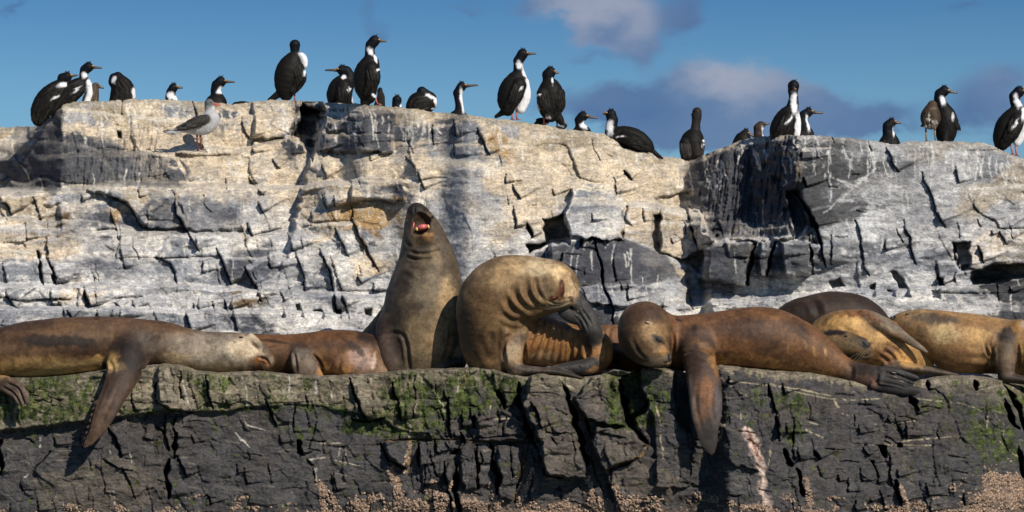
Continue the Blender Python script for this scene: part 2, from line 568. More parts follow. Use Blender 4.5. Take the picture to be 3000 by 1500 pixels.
def base_upper(U, V):
    t = (1100 - V) / 800.0
    # general lie of the cliff: metres from the camera
    D = 21.45 + 2.1 * np.clip(t, 0, 1.2) ** 1.1
    # ledges: curves where the face steps back (row as a function of the column)
    def ledge(xs, ys, dep, wid, xr=None, seed=0):
        y = np.interp(U, xs, ys) + 9 * fbm(U / 70, U * 0, 4, seed)
        m = dep * (1 - smooth(-wid, wid * 0.35, V - y))
        if xr:
            m = m * smooth(xr[0] - 60, xr[0] + 10, U) * (1 - smooth(xr[1] - 20, xr[1] + 80, U))
        return m
    D = D + ledge([0, 150, 330, 480, 700, 1000, 1300], [578, 560, 548, 545, 552, 540, 560], 0.55, 12, (-500, 1000), 1)
    D = D + ledge([0, 350, 600, 900], [675, 682, 690, 700], 0.20, 16, (-500, 900), 2)
    D = D + ledge([0, 400, 700, 1000, 1300, 1700], [838, 836, 850, 862, 880, 880], 0.38, 11, (-500, 1300), 3)
    D = D + ledge([0, 400, 850, 1100], [906, 908, 912, 930], 0.26, 9, (-500, 1150), 4)
    D = D + ledge([1600, 2000, 2300, 2700, 3100], [945, 900, 868, 850, 800], 0.30, 12, (1950, 3600), 5)
    D = D + ledge([2000, 2600, 3100], [935, 925, 905], 0.15, 10, (2000, 3600), 6)
    D = D + ledge([150, 480, 580, 700, 900], [462, 447, 441, 438, 400], 0.24, 8, (180, 860), 7)
    D = D + ledge([900, 1200, 1600], [480, 475, 520], 0.14, 30, (930, 1600), 8)
    D = D + ledge([1600, 1900, 2050], [580, 610, 640], 0.18, 16, (1640, 2060), 9)
    e = smooth(922, 936, U + 8 * vnoise(U / 20, V / 14, 24) + 0.25 * (V - 380)) * (1 - smooth(1500, 1900, U))
    D = D - 0.38 * e * (1 - smooth(430, 900, V))
    # the right-hand outcrop stands out in front; its flank looks left and back
    rx = np.array([-500, 1990, 2022, 2060, 2200, 2320, 2345, 2600, 2800, 3000, 3600], float)
    ro = np.array([0, 0, -0.10, -0.42, -0.60, -1.45, -1.55, -1.42, -1.25, -1.0, -0.6], float)
    uj = U + 10 * vnoise(U / 30, V / 22, 21) - 0.06 * (V - 500)
    off = np.interp(uj, rx, ro)
    lowoff = np.interp(uj, [-500, 2030, 2062, 2200, 2330, 2600, 2800, 3000, 3600], [0, 0, -.95, -1.15, -1.5, -1.42, -1.25, -1.0, -.6])
    st = smooth(690, 706, V + 12 * vnoise(U / 25, V / 25, 22) - 0.1 * (U - 2200) * (U < 2200))
    off = off * (1 - st) + lowoff * st
    D = D + off * np.interp(V, [400, 700, 870, 1000], [1, .64, .46, 0.34])
    # left end: flank falls away to the left
    k2 = 62 - 95 * np.clip((V - 350) / 120, 0, 1)
    uw = U + 6 * vnoise(U / 30, V / 25, 23)
    D = D + (1.8 * np.clip((182 - uw) / (182 - k2), 0, 1) + 0.15 * np.clip((k2 - uw) / 200, 0, 1)) * (1 - smooth(548, 562, V))
    return D


# fracture lists: zoom scale, origin, lines
UP_CR = [
    (.388, 0, 500, 3.4, .14, .10, [[(1305, 170), (1330, 330), (1400, 450), (1500, 610)], [(800, 180), (950, 240), (1030, 340), (1080, 430), (1130, 440)],
                         [(345, 510), (360, 650), (400, 760), (440, 860)], [(1640, 590), (1700, 740), (1745, 860)], [(50, 920), (100, 1020), (130, 1040)],
                         [(625, 880), (660, 960), (680, 1030)], [(1400, 1070), (1440, 1220)], [(1690, 980), (1720, 1060)], [(10, 245), (40, 240), (90, 330)]]),
    (.388, 0, 500, 6.5, .22, .06, [[(280, 610), (305, 700), (320, 780), (330, 870)], [(395, 730), (430, 860)], [(640, 920), (665, 1030)]]),
    (.388, 0, 500, 1.8, .07, .05, [[(835, 250), (860, 400), (900, 520)], [(255, 200), (290, 330), (300, 370)], [(340, 370), (370, 450)], [(200, 400), (215, 520)],
                         [(10, 700), (60, 870)], [(910, 560), (925, 640), (945, 740)], [(1180, 650), (1290, 700), (1340, 880)], [(1850, 730), (1910, 870)],
                         [(1880, 400), (1900, 490)], [(1465, 480), (1495, 600)], [(1120, 270), (1115, 370)], [(580, 900), (590, 1030)], [(500, 1060), (545, 1115)],
                         [(735, 1055), (740, 1110)], [(855, 1055), (860, 1110)], [(900, 1055), (905, 1110)], [(1450, 1000), (1470, 1060)], [(1500, 970), (1500, 1070)],
                         [(1600, 990), (1620, 1060)], [(1520, 680), (1540, 770)], [(0, 1210), (30, 1130)], [(1000, 980), (1020, 1040)], [(385, 890), (400, 1000), (430, 1030)],
                         [(715, 910), (735, 1000)], [(1045, 130), (1060, 200)], [(1700, 60), (1720, 140)], [(600, 190), (615, 230)], [(870, 1000), (905, 1040)]]),
    (.435, 700, 50, 2.0, .08, .05, [[(1300, 730), (1310, 860)], [(1115, 940), (1180, 1010)], [(1200, 1030), (1250, 1160)], [(20, 680), (60, 820)], [(60, 1070), (130, 1170), (170, 1200)],
                         [(400, 1110), (420, 1190)], [(550, 1000), (590, 1080)], [(220, 960), (270, 1020)], [(880, 940), (895, 970)], [(1440, 860), (1445, 940)],
                         [(560, 1200), (590, 1280)], [(1620, 780), (1680, 930)], [(740, 620), (735, 690)], [(1600, 750), (1640, 850)], [(90, 830), (95, 910)], [(610, 700), (615, 770)], [(1440, 700), (1460, 800)]]),
    (.4348, 700, 570, 2.0, .09, .06, [[(130, 50), (170, 120)], [(495, 120), (500, 190)], [(760, 80), (770, 180), (800, 270), (860, 350), (900, 450), (935, 520)],
                         [(370, 380), (430, 520), (445, 650)], [(640, 230), (700, 340), (740, 420)], [(270, 640), (310, 720)], [(640, 10), (650, 80)], [(570, 0), (580, 80)],
                         [(200, 400), (215, 500)], [(690, 680), (720, 760)], [(720, 780), (740, 830)], [(540, 370), (580, 450)], [(320, 260), (360, 380)], [(800, 540), (830, 600)]]),
    (.4348, 700, 570, 4.0, .16, .10, [[(35, 490), (100, 600), (150, 720)], [(570, 420), (620, 560), (645, 700), (660, 800)], [(65, 195), (90, 280)], [(900, 600), (905, 650)]]),
    (.3493, 1450, 500, 2.4, .09, .05, [[(990, 60), (1030, 200)], [(150, 120), (210, 240)], [(90, 30), (100, 100)], [(150, 300), (185, 480)], [(1000, 700), (1010, 930)],
                         [(1100, 960), (1130, 1090)], [(1050, 940), (1065, 1000)], [(1080, 500), (1070, 590)], [(1590, 440), (1610, 540)], [(800, 360), (805, 420)], [(480, 160), (500, 210)], [(1240, 320), (1250, 430)],
                         [(1640, 1070), (1650, 1160)], [(1470, 570), (1485, 610)]]),
    (.3493, 1450, 500, 5.0, .26, .05, [[(835, 560), (870, 700), (885, 820), (915, 960), (950, 1060), (985, 1180), (992, 1300)], [(265, 440), (310, 560)], [(1085, 0), (1140, 80)], [(740, 565), (730, 640)], [(560, 690), (530, 780)]]),
    (.5435, 1950, 200, 2.0, .08, .05, [[(890, 900), (900, 1060)], [(1020, 820), (1040, 870), (1060, 950), (1070, 1080), (1100, 1120)], [(1380, 560), (1420, 660), (1450, 760), (1510, 860)],
                         [(1280, 820), (1320, 930), (1350, 1060)], [(1565, 530), (1585, 620)], [(1190, 430), (1250, 560)], [(680, 390), (700, 440)], [(730, 440), (735, 490)], [(1790, 880), (1840, 950)],
                         [(1750, 880), (1760, 900)], [(1560, 1100), (1570, 1170)], [(1180, 930), (1190, 980)], [(1470, 780), (1490, 830)], [(780, 940), (800, 1110)], [(1860, 1180), (1870, 1210)]]),
    (.5435, 1950, 200, 5.5, .30, .08, [[(700, 670), (760, 750), (820, 860), (845, 980), (860, 1070)], [(780, 950), (785, 1060)], [(735, 590), (750, 640)], [(480, 945), (460, 1060), (440, 1170)],
                         [(590, 935), (565, 1030), (550, 1120)], [(1680, 960), (1720, 1050)], [(770, 760), (790, 860)], [(1550, 940), (1580, 1080)], [(1470, 1120), (1500, 1170)]]),
]
UP_POLY = [  # scale, ox, oy, poly, amount, soft, gx, gy
    (.435, 700, 50, [(600, 700), (1040, 690), (1045, 790), (600, 780)], -0.05, 5, 0, 0),
    (.435, 700, 50, [(560, 780), (1040, 790), (1045, 915), (560, 905)], -0.12, 5, 0, 0),
    (.435, 700, 50, [(420, 580), (600, 640), (520, 900), (500, 985), (430, 860), (350, 820), (400, 700)], 0.5, 8, 0, 0),
    (.435, 700, 50, [(90, 560), (350, 600), (360, 820), (100, 820)], -0.14, 6, 0, 0),
    (.435, 700, 50, [(750, 1090), (830, 1080), (1120, 1100), (1130, 1240), (760, 1230)], -0.16, 6, 0, 0),
    (.388, 0, 500, [(640, 140), (980, 100), (1310, 130), (1440, 440), (1110, 440), (950, 240), (820, 190)], -0.12, 6, 0, 0),
    (.388, 0, 500, [(1310, 140), (1820, 180), (1850, 450), (1430, 460)], -0.08, 6, 0, 0),
    (.388, 0, 500, [(440, 250), (830, 230), (890, 450), (450, 470)], -0.10, 7, 0, 0),
    (.388, 0, 500, [(330, 260), (470, 240), (440, 480), (370, 470)], 0.06, 8, 0, 0),
    (.3493, 1450, 500, [(400, 400), (570, 360), (640, 560), (640, 620), (480, 600), (410, 640), (280, 690), (270, 620), (420, 610)], 0.40, 4, 0, 0),
    (.3493, 1450, 500, [(640, 140), (980, 160), (1090, 300), (1070, 590), (640, 560), (570, 350), (620, 320)], -0.36, 4, 0, 0),
    (.3493, 1450, 500, [(1095, 290), (1120, 300), (1105, 400), (1150, 465), (1060, 440), (1060, 380)], 0.13, 3, 0, 0),
    (.3493, 1450, 500, [(1330, 370), (1392, 370), (1380, 560), (1400, 700), (1320, 660), (1310, 560)], 0.16, 3, 0, 0),
    (.3493, 1450, 500, [(1340, 240), (1420, 210), (1640, 170), (1640, 310), (1390, 310)], 0.10, 4, 0, 0),
    (.3493, 1450, 500, [(1390, 320), (1600, 310), (1690, 630), (1690, 720), (1560, 750), (1400, 690), (1380, 560)], -0.18, 5, 0, 0),
    (.3493, 1450, 500, [(1600, 300), (1730, 330), (1830, 600), (1690, 640), (1640, 400)], -0.26, 5, 0, 0),
    (.3493, 1450, 500, [(450, 620), (600, 560), (840, 545), (1100, 600), (1400, 690), (1620, 800), (1640, 2200), (400, 2200), (420, 900)], -0.32, 10, 0, 0),
    (.3493, 1450, 500, [(660, 945), (1300, 950), (1640, 980), (1650, 1170), (1350, 1150), (970, 1135), (770, 1110)], -0.10, 5, 0, 0),
    (.3493, 1450, 500, [(1560, 750), (1760, 640), (1770, 890), (1720, 870), (1640, 800)], 0.18, 4, 0, 0),
    (.5435, 1950, 200, [(215, 960), (340, 930), (470, 935), (430, 1180), (205, 1140), (205, 1050)], -0.30, 6, 0, 0),
    (.5435, 1950, 200, [(510, 940), (560, 930), (545, 1120), (500, 1130)], -0.22, 4, 0, 0),
    (.5435, 1950, 200, [(620, 930), (780, 930), (790, 1110), (640, 1120)], -0.30, 5, 0, 0),
    (.5435, 1950, 200, [(340, 920), (400, 865), (660, 850), (690, 920), (480, 935)], -0.15, 6, 0, 0),
    (.5435, 1950, 200, [(650, 660), (720, 650), (760, 760), (770, 860), (700, 920), (680, 820)], 0.22, 5, 0, 0),
    (.5435, 1950, 200, [(880, 1150), (940, 1130), (970, 1180), (900, 1190)], 0.15, 3, 0, 0),
    (.5435, 1950, 200, [(1100, 1170), (1130, 1160), (1135, 1230), (1105, 1235)], 0.13, 3, 0, 0),
    (.5435, 1950, 200, [(1195, 1195), (1235, 1195), (1240, 1230), (1195, 1225)], 0.13, 3, 0, 0),
    (.5435, 1950, 200, [(1210, 1100), (1250, 1095), (1300, 1170), (1330, 1240), (1255, 1235), (1250, 1160)], 0.16, 3, 0, 0),
    (.5435, 1950, 200, [(1430, 1195), (1480, 1190), (1480, 1240), (1435, 1240)], 0.13, 3, 0, 0),
    (.5435, 1950, 200, [(1470, 1120), (1500, 1130), (1505, 1175), (1470, 1170)], 0.2, 3, 0, 0),
    (.5435, 1950, 200, [(1550, 935), (1640, 930), (1650, 1080), (1690, 1090), (1580, 1090)], 0.30, 5, 0, 0),
    (.5435, 1950, 200, [(1650, 1100), (1780, 1050), (2200, 1040), (2300, 1270), (1800, 1275), (1740, 1220), (1640, 1180)], 0.62, 5, 0, 0),
    (.4348, 700, 570, [(275, 775), (310, 770), (318, 830), (285, 840)], 0.14, 3, 0, 0),
    (.4348, 700, 570, [(380, 740), (410, 735), (440, 830), (385, 830)], 0.13, 3, 0, 0),
    (.4348, 700, 570, [(498, 775), (550, 770), (580, 800), (575, 835), (540, 835), (500, 800)], 0.14, 3, 0, 0),
    (.4348, 700, 570, [(640, 765), (690, 770), (690, 830), (655, 838)], 0.13, 3, 0, 0),
    (.4348, 700, 570, [(848, 775), (900, 770), (895, 820), (850, 850)], 0.14, 3, 0, 0),
    (.435, 0, 0, [(785, 880), (815, 885), (822, 935), (790, 930)], 0.2, 3, 0, 0),
]

W = (.66, .645, .61); C = (.66, .55, .41); T = (.44, .365, .26); G = (.24, .255, .28); L = (.43, .43, .435)
D_ = (.058, .060, .070); B = (.16, .11, .06); O = (.44, .30, .15); N = (.105, .11, .125)
UP_COL = [(-100, 340, T), (50, 400, T), (40, 500, N), (120, 400, D_), (150, 340, D_), (140, 520, D_), (100, 470, D_), (10, 430, T), (40, 560, T), (200, 320, N), (230, 350, L), (320, 330, T), (420, 320, C), (300, 380, G), (400, 360, T),  # dark tones at left wall, notch, outcrop flank and cave: shade put into colour
          (520, 330, G), (600, 320, T), (660, 340, N), (740, 330, G), (800, 330, L), (480, 400, C), (600, 420, C), (420, 410, C), (700, 420, C), (230, 420, D_), (290, 440, D_), (350, 500, N),
          (250, 500, D_), (430, 480, G), (500, 500, N), (460, 530, T), (600, 480, C), (620, 540, L), (680, 500, C), (760, 420, C), (780, 480, G), (840, 520, C), (900, 350, D_), (870, 420, D_), (930, 470, G),
          (1000, 345, N), (1050, 380, D_), (1120, 350, D_), (1100, 420, D_), (990, 430, N), (1080, 470, C), (1200, 340, T), (1210, 390, N), (1290, 395, N), (1380, 400, G), (1180, 450, L), (1300, 450, G), (1400, 470, G), (1440, 360, C), (1450, 420, O), (1500, 400, L),
          (1000, 490, C), (1150, 500, C), (1260, 490, C), (880, 560, C), (1000, 550, T), (1090, 545, G), (1160, 560, N), (1240, 560, L), (1360, 550, L), (1300, 620, L), (1420, 620, W), (1480, 520, C), (1560, 420, T), (1620, 480, C), (1700, 430, T), (1780, 450, C), (1600, 560, C), (1700, 500, C),
          (1850, 500, C), (1950, 520, C), (2000, 550, T), (1780, 520, C), (1880, 460, T),
          (40, 590, T), (90, 620, C), (20, 640, C), (150, 650, B), (200, 600, L), (230, 640, G), (300, 660, N), (330, 600, G), (390, 640, G), (400, 580, T), (460, 620, N), (430, 660, N), (370, 630, O), (500, 600, L), (560, 640, G), (640, 590, G), (670, 620, N), (600, 660, L), (740, 620, L), (780, 660, W),
          (60, 710, C), (160, 720, C), (60, 790, G), (30, 830, G), (180, 780, L), (260, 720, W), (280, 790, G), (360, 710, W), (430, 720, W), (380, 790, L), (440, 760, W), (500, 750, G), (540, 800, L), (620, 760, W), (620, 860, G), (700, 790, N), (760, 770, N), (690, 700, W), (740, 830, G), (710, 870, B),
          (100, 870, W), (250, 860, C), (330, 880, W), (450, 870, L), (550, 870, W), (640, 890, G), (50, 930, L), (200, 930, L), (350, 930, L), (480, 940, G), (600, 950, L), (720, 940, N), (760, 980, N), (820, 920, W), (900, 900, W), (980, 920, W),
          (840, 640, W), (900, 600, C), (950, 580, L), (880, 700, W), (950, 680, C), (1000, 650, O), (1060, 620, O), (1050, 580, C), (1120, 580, G), (1100, 650, O), (1090, 700, G), (1150, 690, W), (1000, 720, W), (860, 780, W), (940, 780, L), (1010, 800, W), (1060, 790, C), (1100, 830, L), (940, 860, G), (1000, 900, N), (1050, 880, W),
          (1330, 700, W), (1400, 700, L), (1480, 680, C), (1390, 800, W), (1450, 760, L), (1560, 640, C), (1520, 720, W), (1380, 580, L), (1540, 590, C),
          (1700, 580, G), (1780, 590, L), (1720, 660, L), (1800, 640, W), (1860, 600, C), (1880, 680, C), (1960, 640, T), (1980, 700, C), (1900, 740, C), (2040, 640, L), (2060, 700, L), (2000, 760, C),
          (1680, 760, D_), (1750, 740, D_), (1850, 760, D_), (1640, 740, N), (1900, 800, N), (1960, 820, L), (1990, 880, W), (1720, 800, D_), (1800, 820, N), (1700, 860, L), (1780, 880, G), (1860, 880, L), (1940, 900, W), (1760, 930, D_), (1860, 930, L), (1660, 920, D_), (2040, 850, C), (2080, 900, W), (2130, 870, G),
          (2050, 520, N), (2080, 600, N), (2130, 480, N), (2120, 660, D_), (2180, 450, D_), (2200, 560, D_), (2260, 500, D_), (2290, 600, D_), (2200, 420, L), (2300, 430, N), (2260, 680, N),
          (2120, 760, D_), (2160, 800, N), (2180, 720, T), (2250, 700, L), (2290, 690, L), (2240, 770, D_), (2320, 760, N), (2350, 720, N), (2380, 640, D_), (2370, 560, D_), (2360, 460, N),
          (2430, 450, N), (2420, 540, D_), (2500, 470, G), (2480, 500, D_), (2560, 480, N), (2600, 440, L), (2640, 480, G), (2480, 560, G), (2560, 560, L), (2480, 620, N), (2540, 660, W), (2440, 690, L), (2440, 740, G), (2520, 740, G), (2600, 620, L), (2620, 720, G), (2680, 660, L), (2680, 760, L),
          (2700, 440, T), (2740, 520, L), (2820, 470, L), (2900, 480, G), (2960, 520, T), (2760, 600, L), (2860, 600, T), (2940, 640, L), (2800, 680, L), (2900, 720, C), (2980, 700, T), (2740, 760, G), (2700, 820, W), (2500, 810, L), (2560, 840, W), (2400, 810, L),
          (2200, 860, W), (2300, 850, W), (2400, 880, L), (2500, 880, W), (2620, 860, W), (2720, 880, W), (2800, 860, L), (2840, 910, W), (2660, 920, L), (2780, 780, G), (2820, 760, C), (2950, 770, T), (2900, 830, D_), (2980, 850, D_), (2980, 910, D_), (3100, 800, D_), (3100, 600, L), (2900, 790, N)]


def build_upper():
    u = np.concatenate([np.linspace(-1500, -120, 46)[:-1], np.linspace(-120, 3120, 1300), np.linspace(3120, 4600, 46)[1:]])
    nu = len(u)
    nv = 350
    s = np.linspace(0, 1, nv)
    cr = crest(u)
    U = np.repeat(u[None], nv, 0)
    V = cr[None] + s[:, None] * (1240 - cr[None])
    D = base_upper(U, V)
    for (sc, ox, oy, P, am, sf, gx, gy) in UP_POLY:
        apply_poly(D, U, V, pts(sc, ox, oy, P), am, sf, gx, gy, seed=int(P[0][0]))
    q_ = ((U - 1790) / 215) ** 2 + ((V - 900) / 205) ** 2
    D = D - 0.42 * np.sqrt(np.clip(1 - q_, 0, 1)) * (V < 1100)
    # broken blocks at three sizes, strength varying over the cliff
    k1 = smooth(-0.5, 0.5, fbm(U / 260, V / 180, 3, 31))
    calm = np.zeros(U.shape)
    for (x_, y_, rx_, ry_) in [(1800, 830, 230, 150), (2620, 580, 330, 190), (1450, 620, 230, 230), (420, 620, 110, 60), (620, 620, 120, 60), (1070, 400, 110, 60), (2120, 770, 60, 60), (1950, 490, 150, 60), (1300, 420, 200, 80)]:
        calm = np.maximum(calm, 1 - smooth(.6, 1.15, np.sqrt(((U - x_) / rx_) ** 2 + ((V - y_) / ry_) ** 2)))
    rough = np.interp(U, [0, 900, 1200, 1600, 1950, 2330, 2500, 3000], [1, 1, .6, .5, .8, .6, .45, .5]) * (1 - .72 * calm)
    b1, e1, r1 = blocks(U, V, 270, 108, -0.22, 51, 0.19)
    b2, e2, r2 = blocks(U, V, 84, 52, -0.28, 52, 0.045)
    b3, e3, r3 = blocks(U, V, 19, 26, -0.2, 53, 0.022)
    D += rough * (b1 * (0.4 + 0.5 * k1) + b2 * (0.15 + 0.45 * (1 - k1)) + b3 * (0.1 + 0.7 * smooth(0, .6, fbm(U / 90, V / 60, 3, 33))))
    f1, fr1 = facets(U, V, 62, 40, 55)
    f2, fr2 = facets(U, V, 24, 17, 56)
    f3, fr3 = facets(U, V, 10, 8, 57)
    D += rough * (0.024 * f1 * (.2 + k1) + 0.006 * f2 * smooth(-.2, .5, fbm(U / 90, V / 50, 3, 58)) + 0.003 * f3)
    # joints open up only here and there
    j = smooth(0.05, 0.5, fbm(U / 70, V / 45, 3, 35))
    D += rough * 0.02 * np.clip(1.25 - e1 / 2.6, 0, 1) * smooth(0.1, 0.5, fbm(U / 110, V / 60, 3, 34))
    D += rough * 0.012 * np.clip(1.2 - e2 / 2.0, 0, 1) * smooth(.2, .6, j)
    # hard rough flank of the outcrop and of the left corner: vertical splinters
    spl = (smooth(2030, 2060, U) * (1 - smooth(2325, 2350, U)) * (1 - smooth(690, 720, V))) + 0.9 * (0.25 + .75 * smooth(180, 200, U)) * (1 - smooth(470, 520, U)) * (1 - smooth(540, 560, V)) * smooth(370, 400, V + 40 * vnoise(U / 60, U * 0, 5))
    spl = spl + 0.8 * smooth(850, 870, U) * (1 - smooth(925, 940, U)) * (1 - smooth(480, 500, V))
    ridg = 1 - np.abs(fbm(U / 15 + 0.12 * V / 13, V / 150, 4, 36)) * 2
    D += -0.045 * spl * ridg + 0.025 * spl * fbm(U / 9, V / 22, 3, 37)
    for gi, (sc, ox, oy, w, A, st, LL) in enumerate(UP_CR):
        for li, ln in enumerate(LL):
            apply_crack(D, U, V, pts(sc, ox, oy, ln), w * .78, A * .85, st * 1.15, 60, seed=gi * 31 + li)
    rt = random.Random(77)
    for i in range(110):
        x = rt.uniform(190, 2990); y = rt.uniform(330, 1000)
        if vnoise(np.array([x / 140.]), np.array([y / 90.]), 79)[0] < -.15:
            continue
        L_ = rt.uniform(14, 62)
        if rt.random() < .72:
            ln = [(x, y), (x + L_ * .1, y + L_ * .5), (x + L_ * rt.uniform(.15, .4), y + L_)]
        else:
            ln = [(x, y), (x + L_ * .5, y + rt.uniform(-3, 4)), (x + L_, y + rt.uniform(-4, 6))]
        apply_crack(D, U, V, ln, 1.15, .04, .012, 26, seed=3000 + i)
    # relief
    D += 0.030 * fbm(U / 60, V / 36, 4, 38, 0.5) + 0.005 * fbm(U / 11 - V / 30, V / 5, 4, 39, 0.6) * (0.4 + rough) + 0.006 * spl * vnoise(U / 4, V / 12, 40)
    D = D + 0.07 * smooth(0, 22, (cr[None] + 22 - V)) ** 2       # weathered top edge
    # ---------------- colour
    Cc = nearest_colour(U, V, UP_COL)
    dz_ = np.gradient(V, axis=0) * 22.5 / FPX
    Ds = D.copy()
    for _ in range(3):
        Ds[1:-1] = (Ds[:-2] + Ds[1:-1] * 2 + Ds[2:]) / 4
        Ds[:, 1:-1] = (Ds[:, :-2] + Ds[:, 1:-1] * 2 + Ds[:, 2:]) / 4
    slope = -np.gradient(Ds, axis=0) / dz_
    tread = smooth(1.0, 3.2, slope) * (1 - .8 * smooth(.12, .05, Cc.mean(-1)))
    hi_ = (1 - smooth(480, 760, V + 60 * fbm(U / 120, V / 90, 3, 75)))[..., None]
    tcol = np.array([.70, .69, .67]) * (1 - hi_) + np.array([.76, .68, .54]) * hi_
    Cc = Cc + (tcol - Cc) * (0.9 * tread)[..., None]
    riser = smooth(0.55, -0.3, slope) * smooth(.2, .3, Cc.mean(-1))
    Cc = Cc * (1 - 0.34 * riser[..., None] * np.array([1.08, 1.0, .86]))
    n1 = fbm(U / 55, V / 13, 5, 61, 0.6)        # bedding streaks
    n2 = fbm(U / 16 + V / 60, V / 30, 5, 62, 0.65)
    n3 = fbm(U / 120, V / 80, 4, 63)
    n4 = fbm(U / 6, V / 5, 3, 64, 0.6)
    lum = Cc.mean(-1, keepdims=True)
    white = np.array([.80, .77, .72]); cream = np.array([.70, .58, .42]); dk = np.array([.11, .115, .125])
    n5 = fbm(U / 24 - V / 40, V / 9 + U / 90, 5, 67, 0.68)
    m = (smooth(0.12, 0.30, n1 * 0.5 + n2 * 0.5 + 0.25 * n3 + 0.5 * n5) * 0.8)[..., None]
    m = m * smooth(0.05, 0.2, lum)
    Cc = Cc + (white - Cc) * m * 0.7
    m = (smooth(0.12, 0.28, n2 * 0.6 - n1 * 0.4 - n5 * 0.5 - 0.06)[..., None]) * (0.25 + 0.6 * smooth(-.3, .3, n3))[..., None]
    Cc = Cc + (dk - Cc) * m * 0.5
    warm = np.clip(1 - (V - 380) / 420, 0, 1) * (1 - 0.65 * smooth(2050, 2300, U))
    m = (smooth(-0.2, 0.35, n3 * 0.8 + 0.5 * n2) * (0.05 + 0.85 * warm))[..., None]
    Cc = Cc + (cream - Cc) * m * smooth(0.12, 0.28, lum)
    # brown lichen/soil on upward facing bits near the crest
    tm = ((1 - smooth(2, 26 + 14 * n2, V - cr[None])) * 0.55)[..., None]
    Cc = Cc + (np.array([.36, .31, .23]) - Cc) * tm
    # rusty seeps along some joints
    om = (np.clip(1.3 - e1 / 7, 0, 1) * smooth(0.15, 0.5, fbm(U / 80, V / 60, 3, 66)) * 0.5 * smooth(850, 760, V + 60 * n3))[..., None]
    Cc = Cc + (np.array([.40, .26, .12]) - Cc) * om
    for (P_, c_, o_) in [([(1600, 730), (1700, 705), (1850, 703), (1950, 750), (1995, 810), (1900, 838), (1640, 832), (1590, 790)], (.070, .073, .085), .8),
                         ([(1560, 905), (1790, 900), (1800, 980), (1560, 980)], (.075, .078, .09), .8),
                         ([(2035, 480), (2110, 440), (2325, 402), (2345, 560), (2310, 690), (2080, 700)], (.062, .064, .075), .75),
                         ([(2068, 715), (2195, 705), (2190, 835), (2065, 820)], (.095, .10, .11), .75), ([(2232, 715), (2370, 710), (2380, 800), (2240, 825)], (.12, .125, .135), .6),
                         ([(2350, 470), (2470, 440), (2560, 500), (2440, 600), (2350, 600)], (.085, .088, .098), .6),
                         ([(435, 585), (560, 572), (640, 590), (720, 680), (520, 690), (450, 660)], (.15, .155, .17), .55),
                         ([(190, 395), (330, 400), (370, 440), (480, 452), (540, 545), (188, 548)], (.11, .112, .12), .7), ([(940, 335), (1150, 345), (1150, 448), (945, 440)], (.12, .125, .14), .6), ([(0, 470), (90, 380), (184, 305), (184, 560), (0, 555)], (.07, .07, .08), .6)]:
        paint_poly(Cc, U, V, P_, c_, o_, 8, 12, int(P_[0][0]))  # slab tones, plus shade painted on the left wall, left recess and outcrop flank
    # guano runs on the dark faces
    wl = pts
    runs = wl(.3493, 1450, 500, [(660, 650), (635, 700), (625, 830)]), wl(.3493, 1450, 500, [(700, 710), (665, 890)]), wl(.3493, 1450, 500, [(755, 590), (750, 660)]), \
        wl(.3493, 1450, 500, [(810, 680), (812, 830)]), wl(.3493, 1450, 500, [(1000, 620), (980, 780)]), wl(.3493, 1450, 500, [(1145, 660), (1140, 850), (1155, 990)]), \
        wl(.3493, 1450, 500, [(870, 950), (880, 1110)]), wl(.3493, 1450, 500, [(1270, 970), (1280, 1090)]), wl(.3493, 1450, 500, [(1460, 980), (1468, 1140)]), wl(.3493, 1450, 500, [(760, 940), (775, 1100)]), \
        wl(.3493, 1450, 500, [(1090, 700), (1095, 810)]), wl(.3493, 1450, 500, [(970, 950), (1020, 1110)]), wl(.3493, 1450, 500, [(1240, 900), (1245, 950)])
    paint_lines(Cc, U, V, runs, (.62, .60, .56), 2.6, 1)
    q = (.5435, 1950, 200)
    runs = [wl(*q, a) for a in ([(800, 375), (805, 560)], [(850, 510), (860, 590)], [(880, 420), (885, 490)], [(1008, 460), (990, 590)], [(1120, 440), (1118, 570)], [(1118, 640), (1120, 820)],
                                [(760, 370), (750, 430)], [(950, 400), (955, 450)], [(1150, 460), (1130, 520)], [(1385, 405), (1395, 440)], [(1200, 460), (1230, 520)], [(1510, 480), (1535, 510)], [(1690, 440), (1700, 500)], [(1840, 450), (1850, 540)],
                                [(700, 380), (690, 420)], [(730, 520), (770, 540)], [(1130, 540), (860, 780)], [(930, 600), (990, 640)], [(900, 590), (1090, 660)])]
    paint_lines(Cc, U, V, runs, (.58, .56, .52), 2.6, 40, .7)
    rnd = random.Random(5)
    runs = []
    for i in range(260):
        x = rnd.uniform(190, 3000); y = rnd.choice([0, 0, 1]) * rnd.uniform(0, 420) + float(np.interp(x, CX, CY)) + rnd.uniform(0, 60)
        ln = rnd.uniform(18, 85)
        runs.append([(x, y), (x + rnd.uniform(-4, 8), y + ln * .5), (x + rnd.uniform(-4, 12), y + ln)])
    paint_lines(Cc, U, V, runs, (.72, .69, .62), 2.2, 90, .5, .8)
    q = (.4348, 700, 570)
    paint_lines(Cc, U, V, [wl(*q, a) for a in ([(760, 60), (775, 180), (800, 270), (860, 370), (930, 520)], [(690, 30), (780, 130), (860, 240), (930, 280)], [(1040, 60), (1080, 180), (1100, 290)], [(930, 100), (900, 200), (960, 290)], [(1040, 20), (1110, 30)])], (.38, .22, .08), 6, 5, .5, .7)
    n6 = fbm(U / 30 - V / 16, V / 3.6 + U / 40, 4, 68, .7); n7 = fbm(U / 4.5 + V / 40, V / 22, 3, 69, .6); n8 = fbm(U / 200, V / 140, 3, 70)
    fine = 1 + 0.22 * n4 + 0.30 * n6 + 0.20 * n7 * smooth(-.2, .3, n8) + 0.10 * fr1 + 0.08 * fr2 + 0.05 * fr3
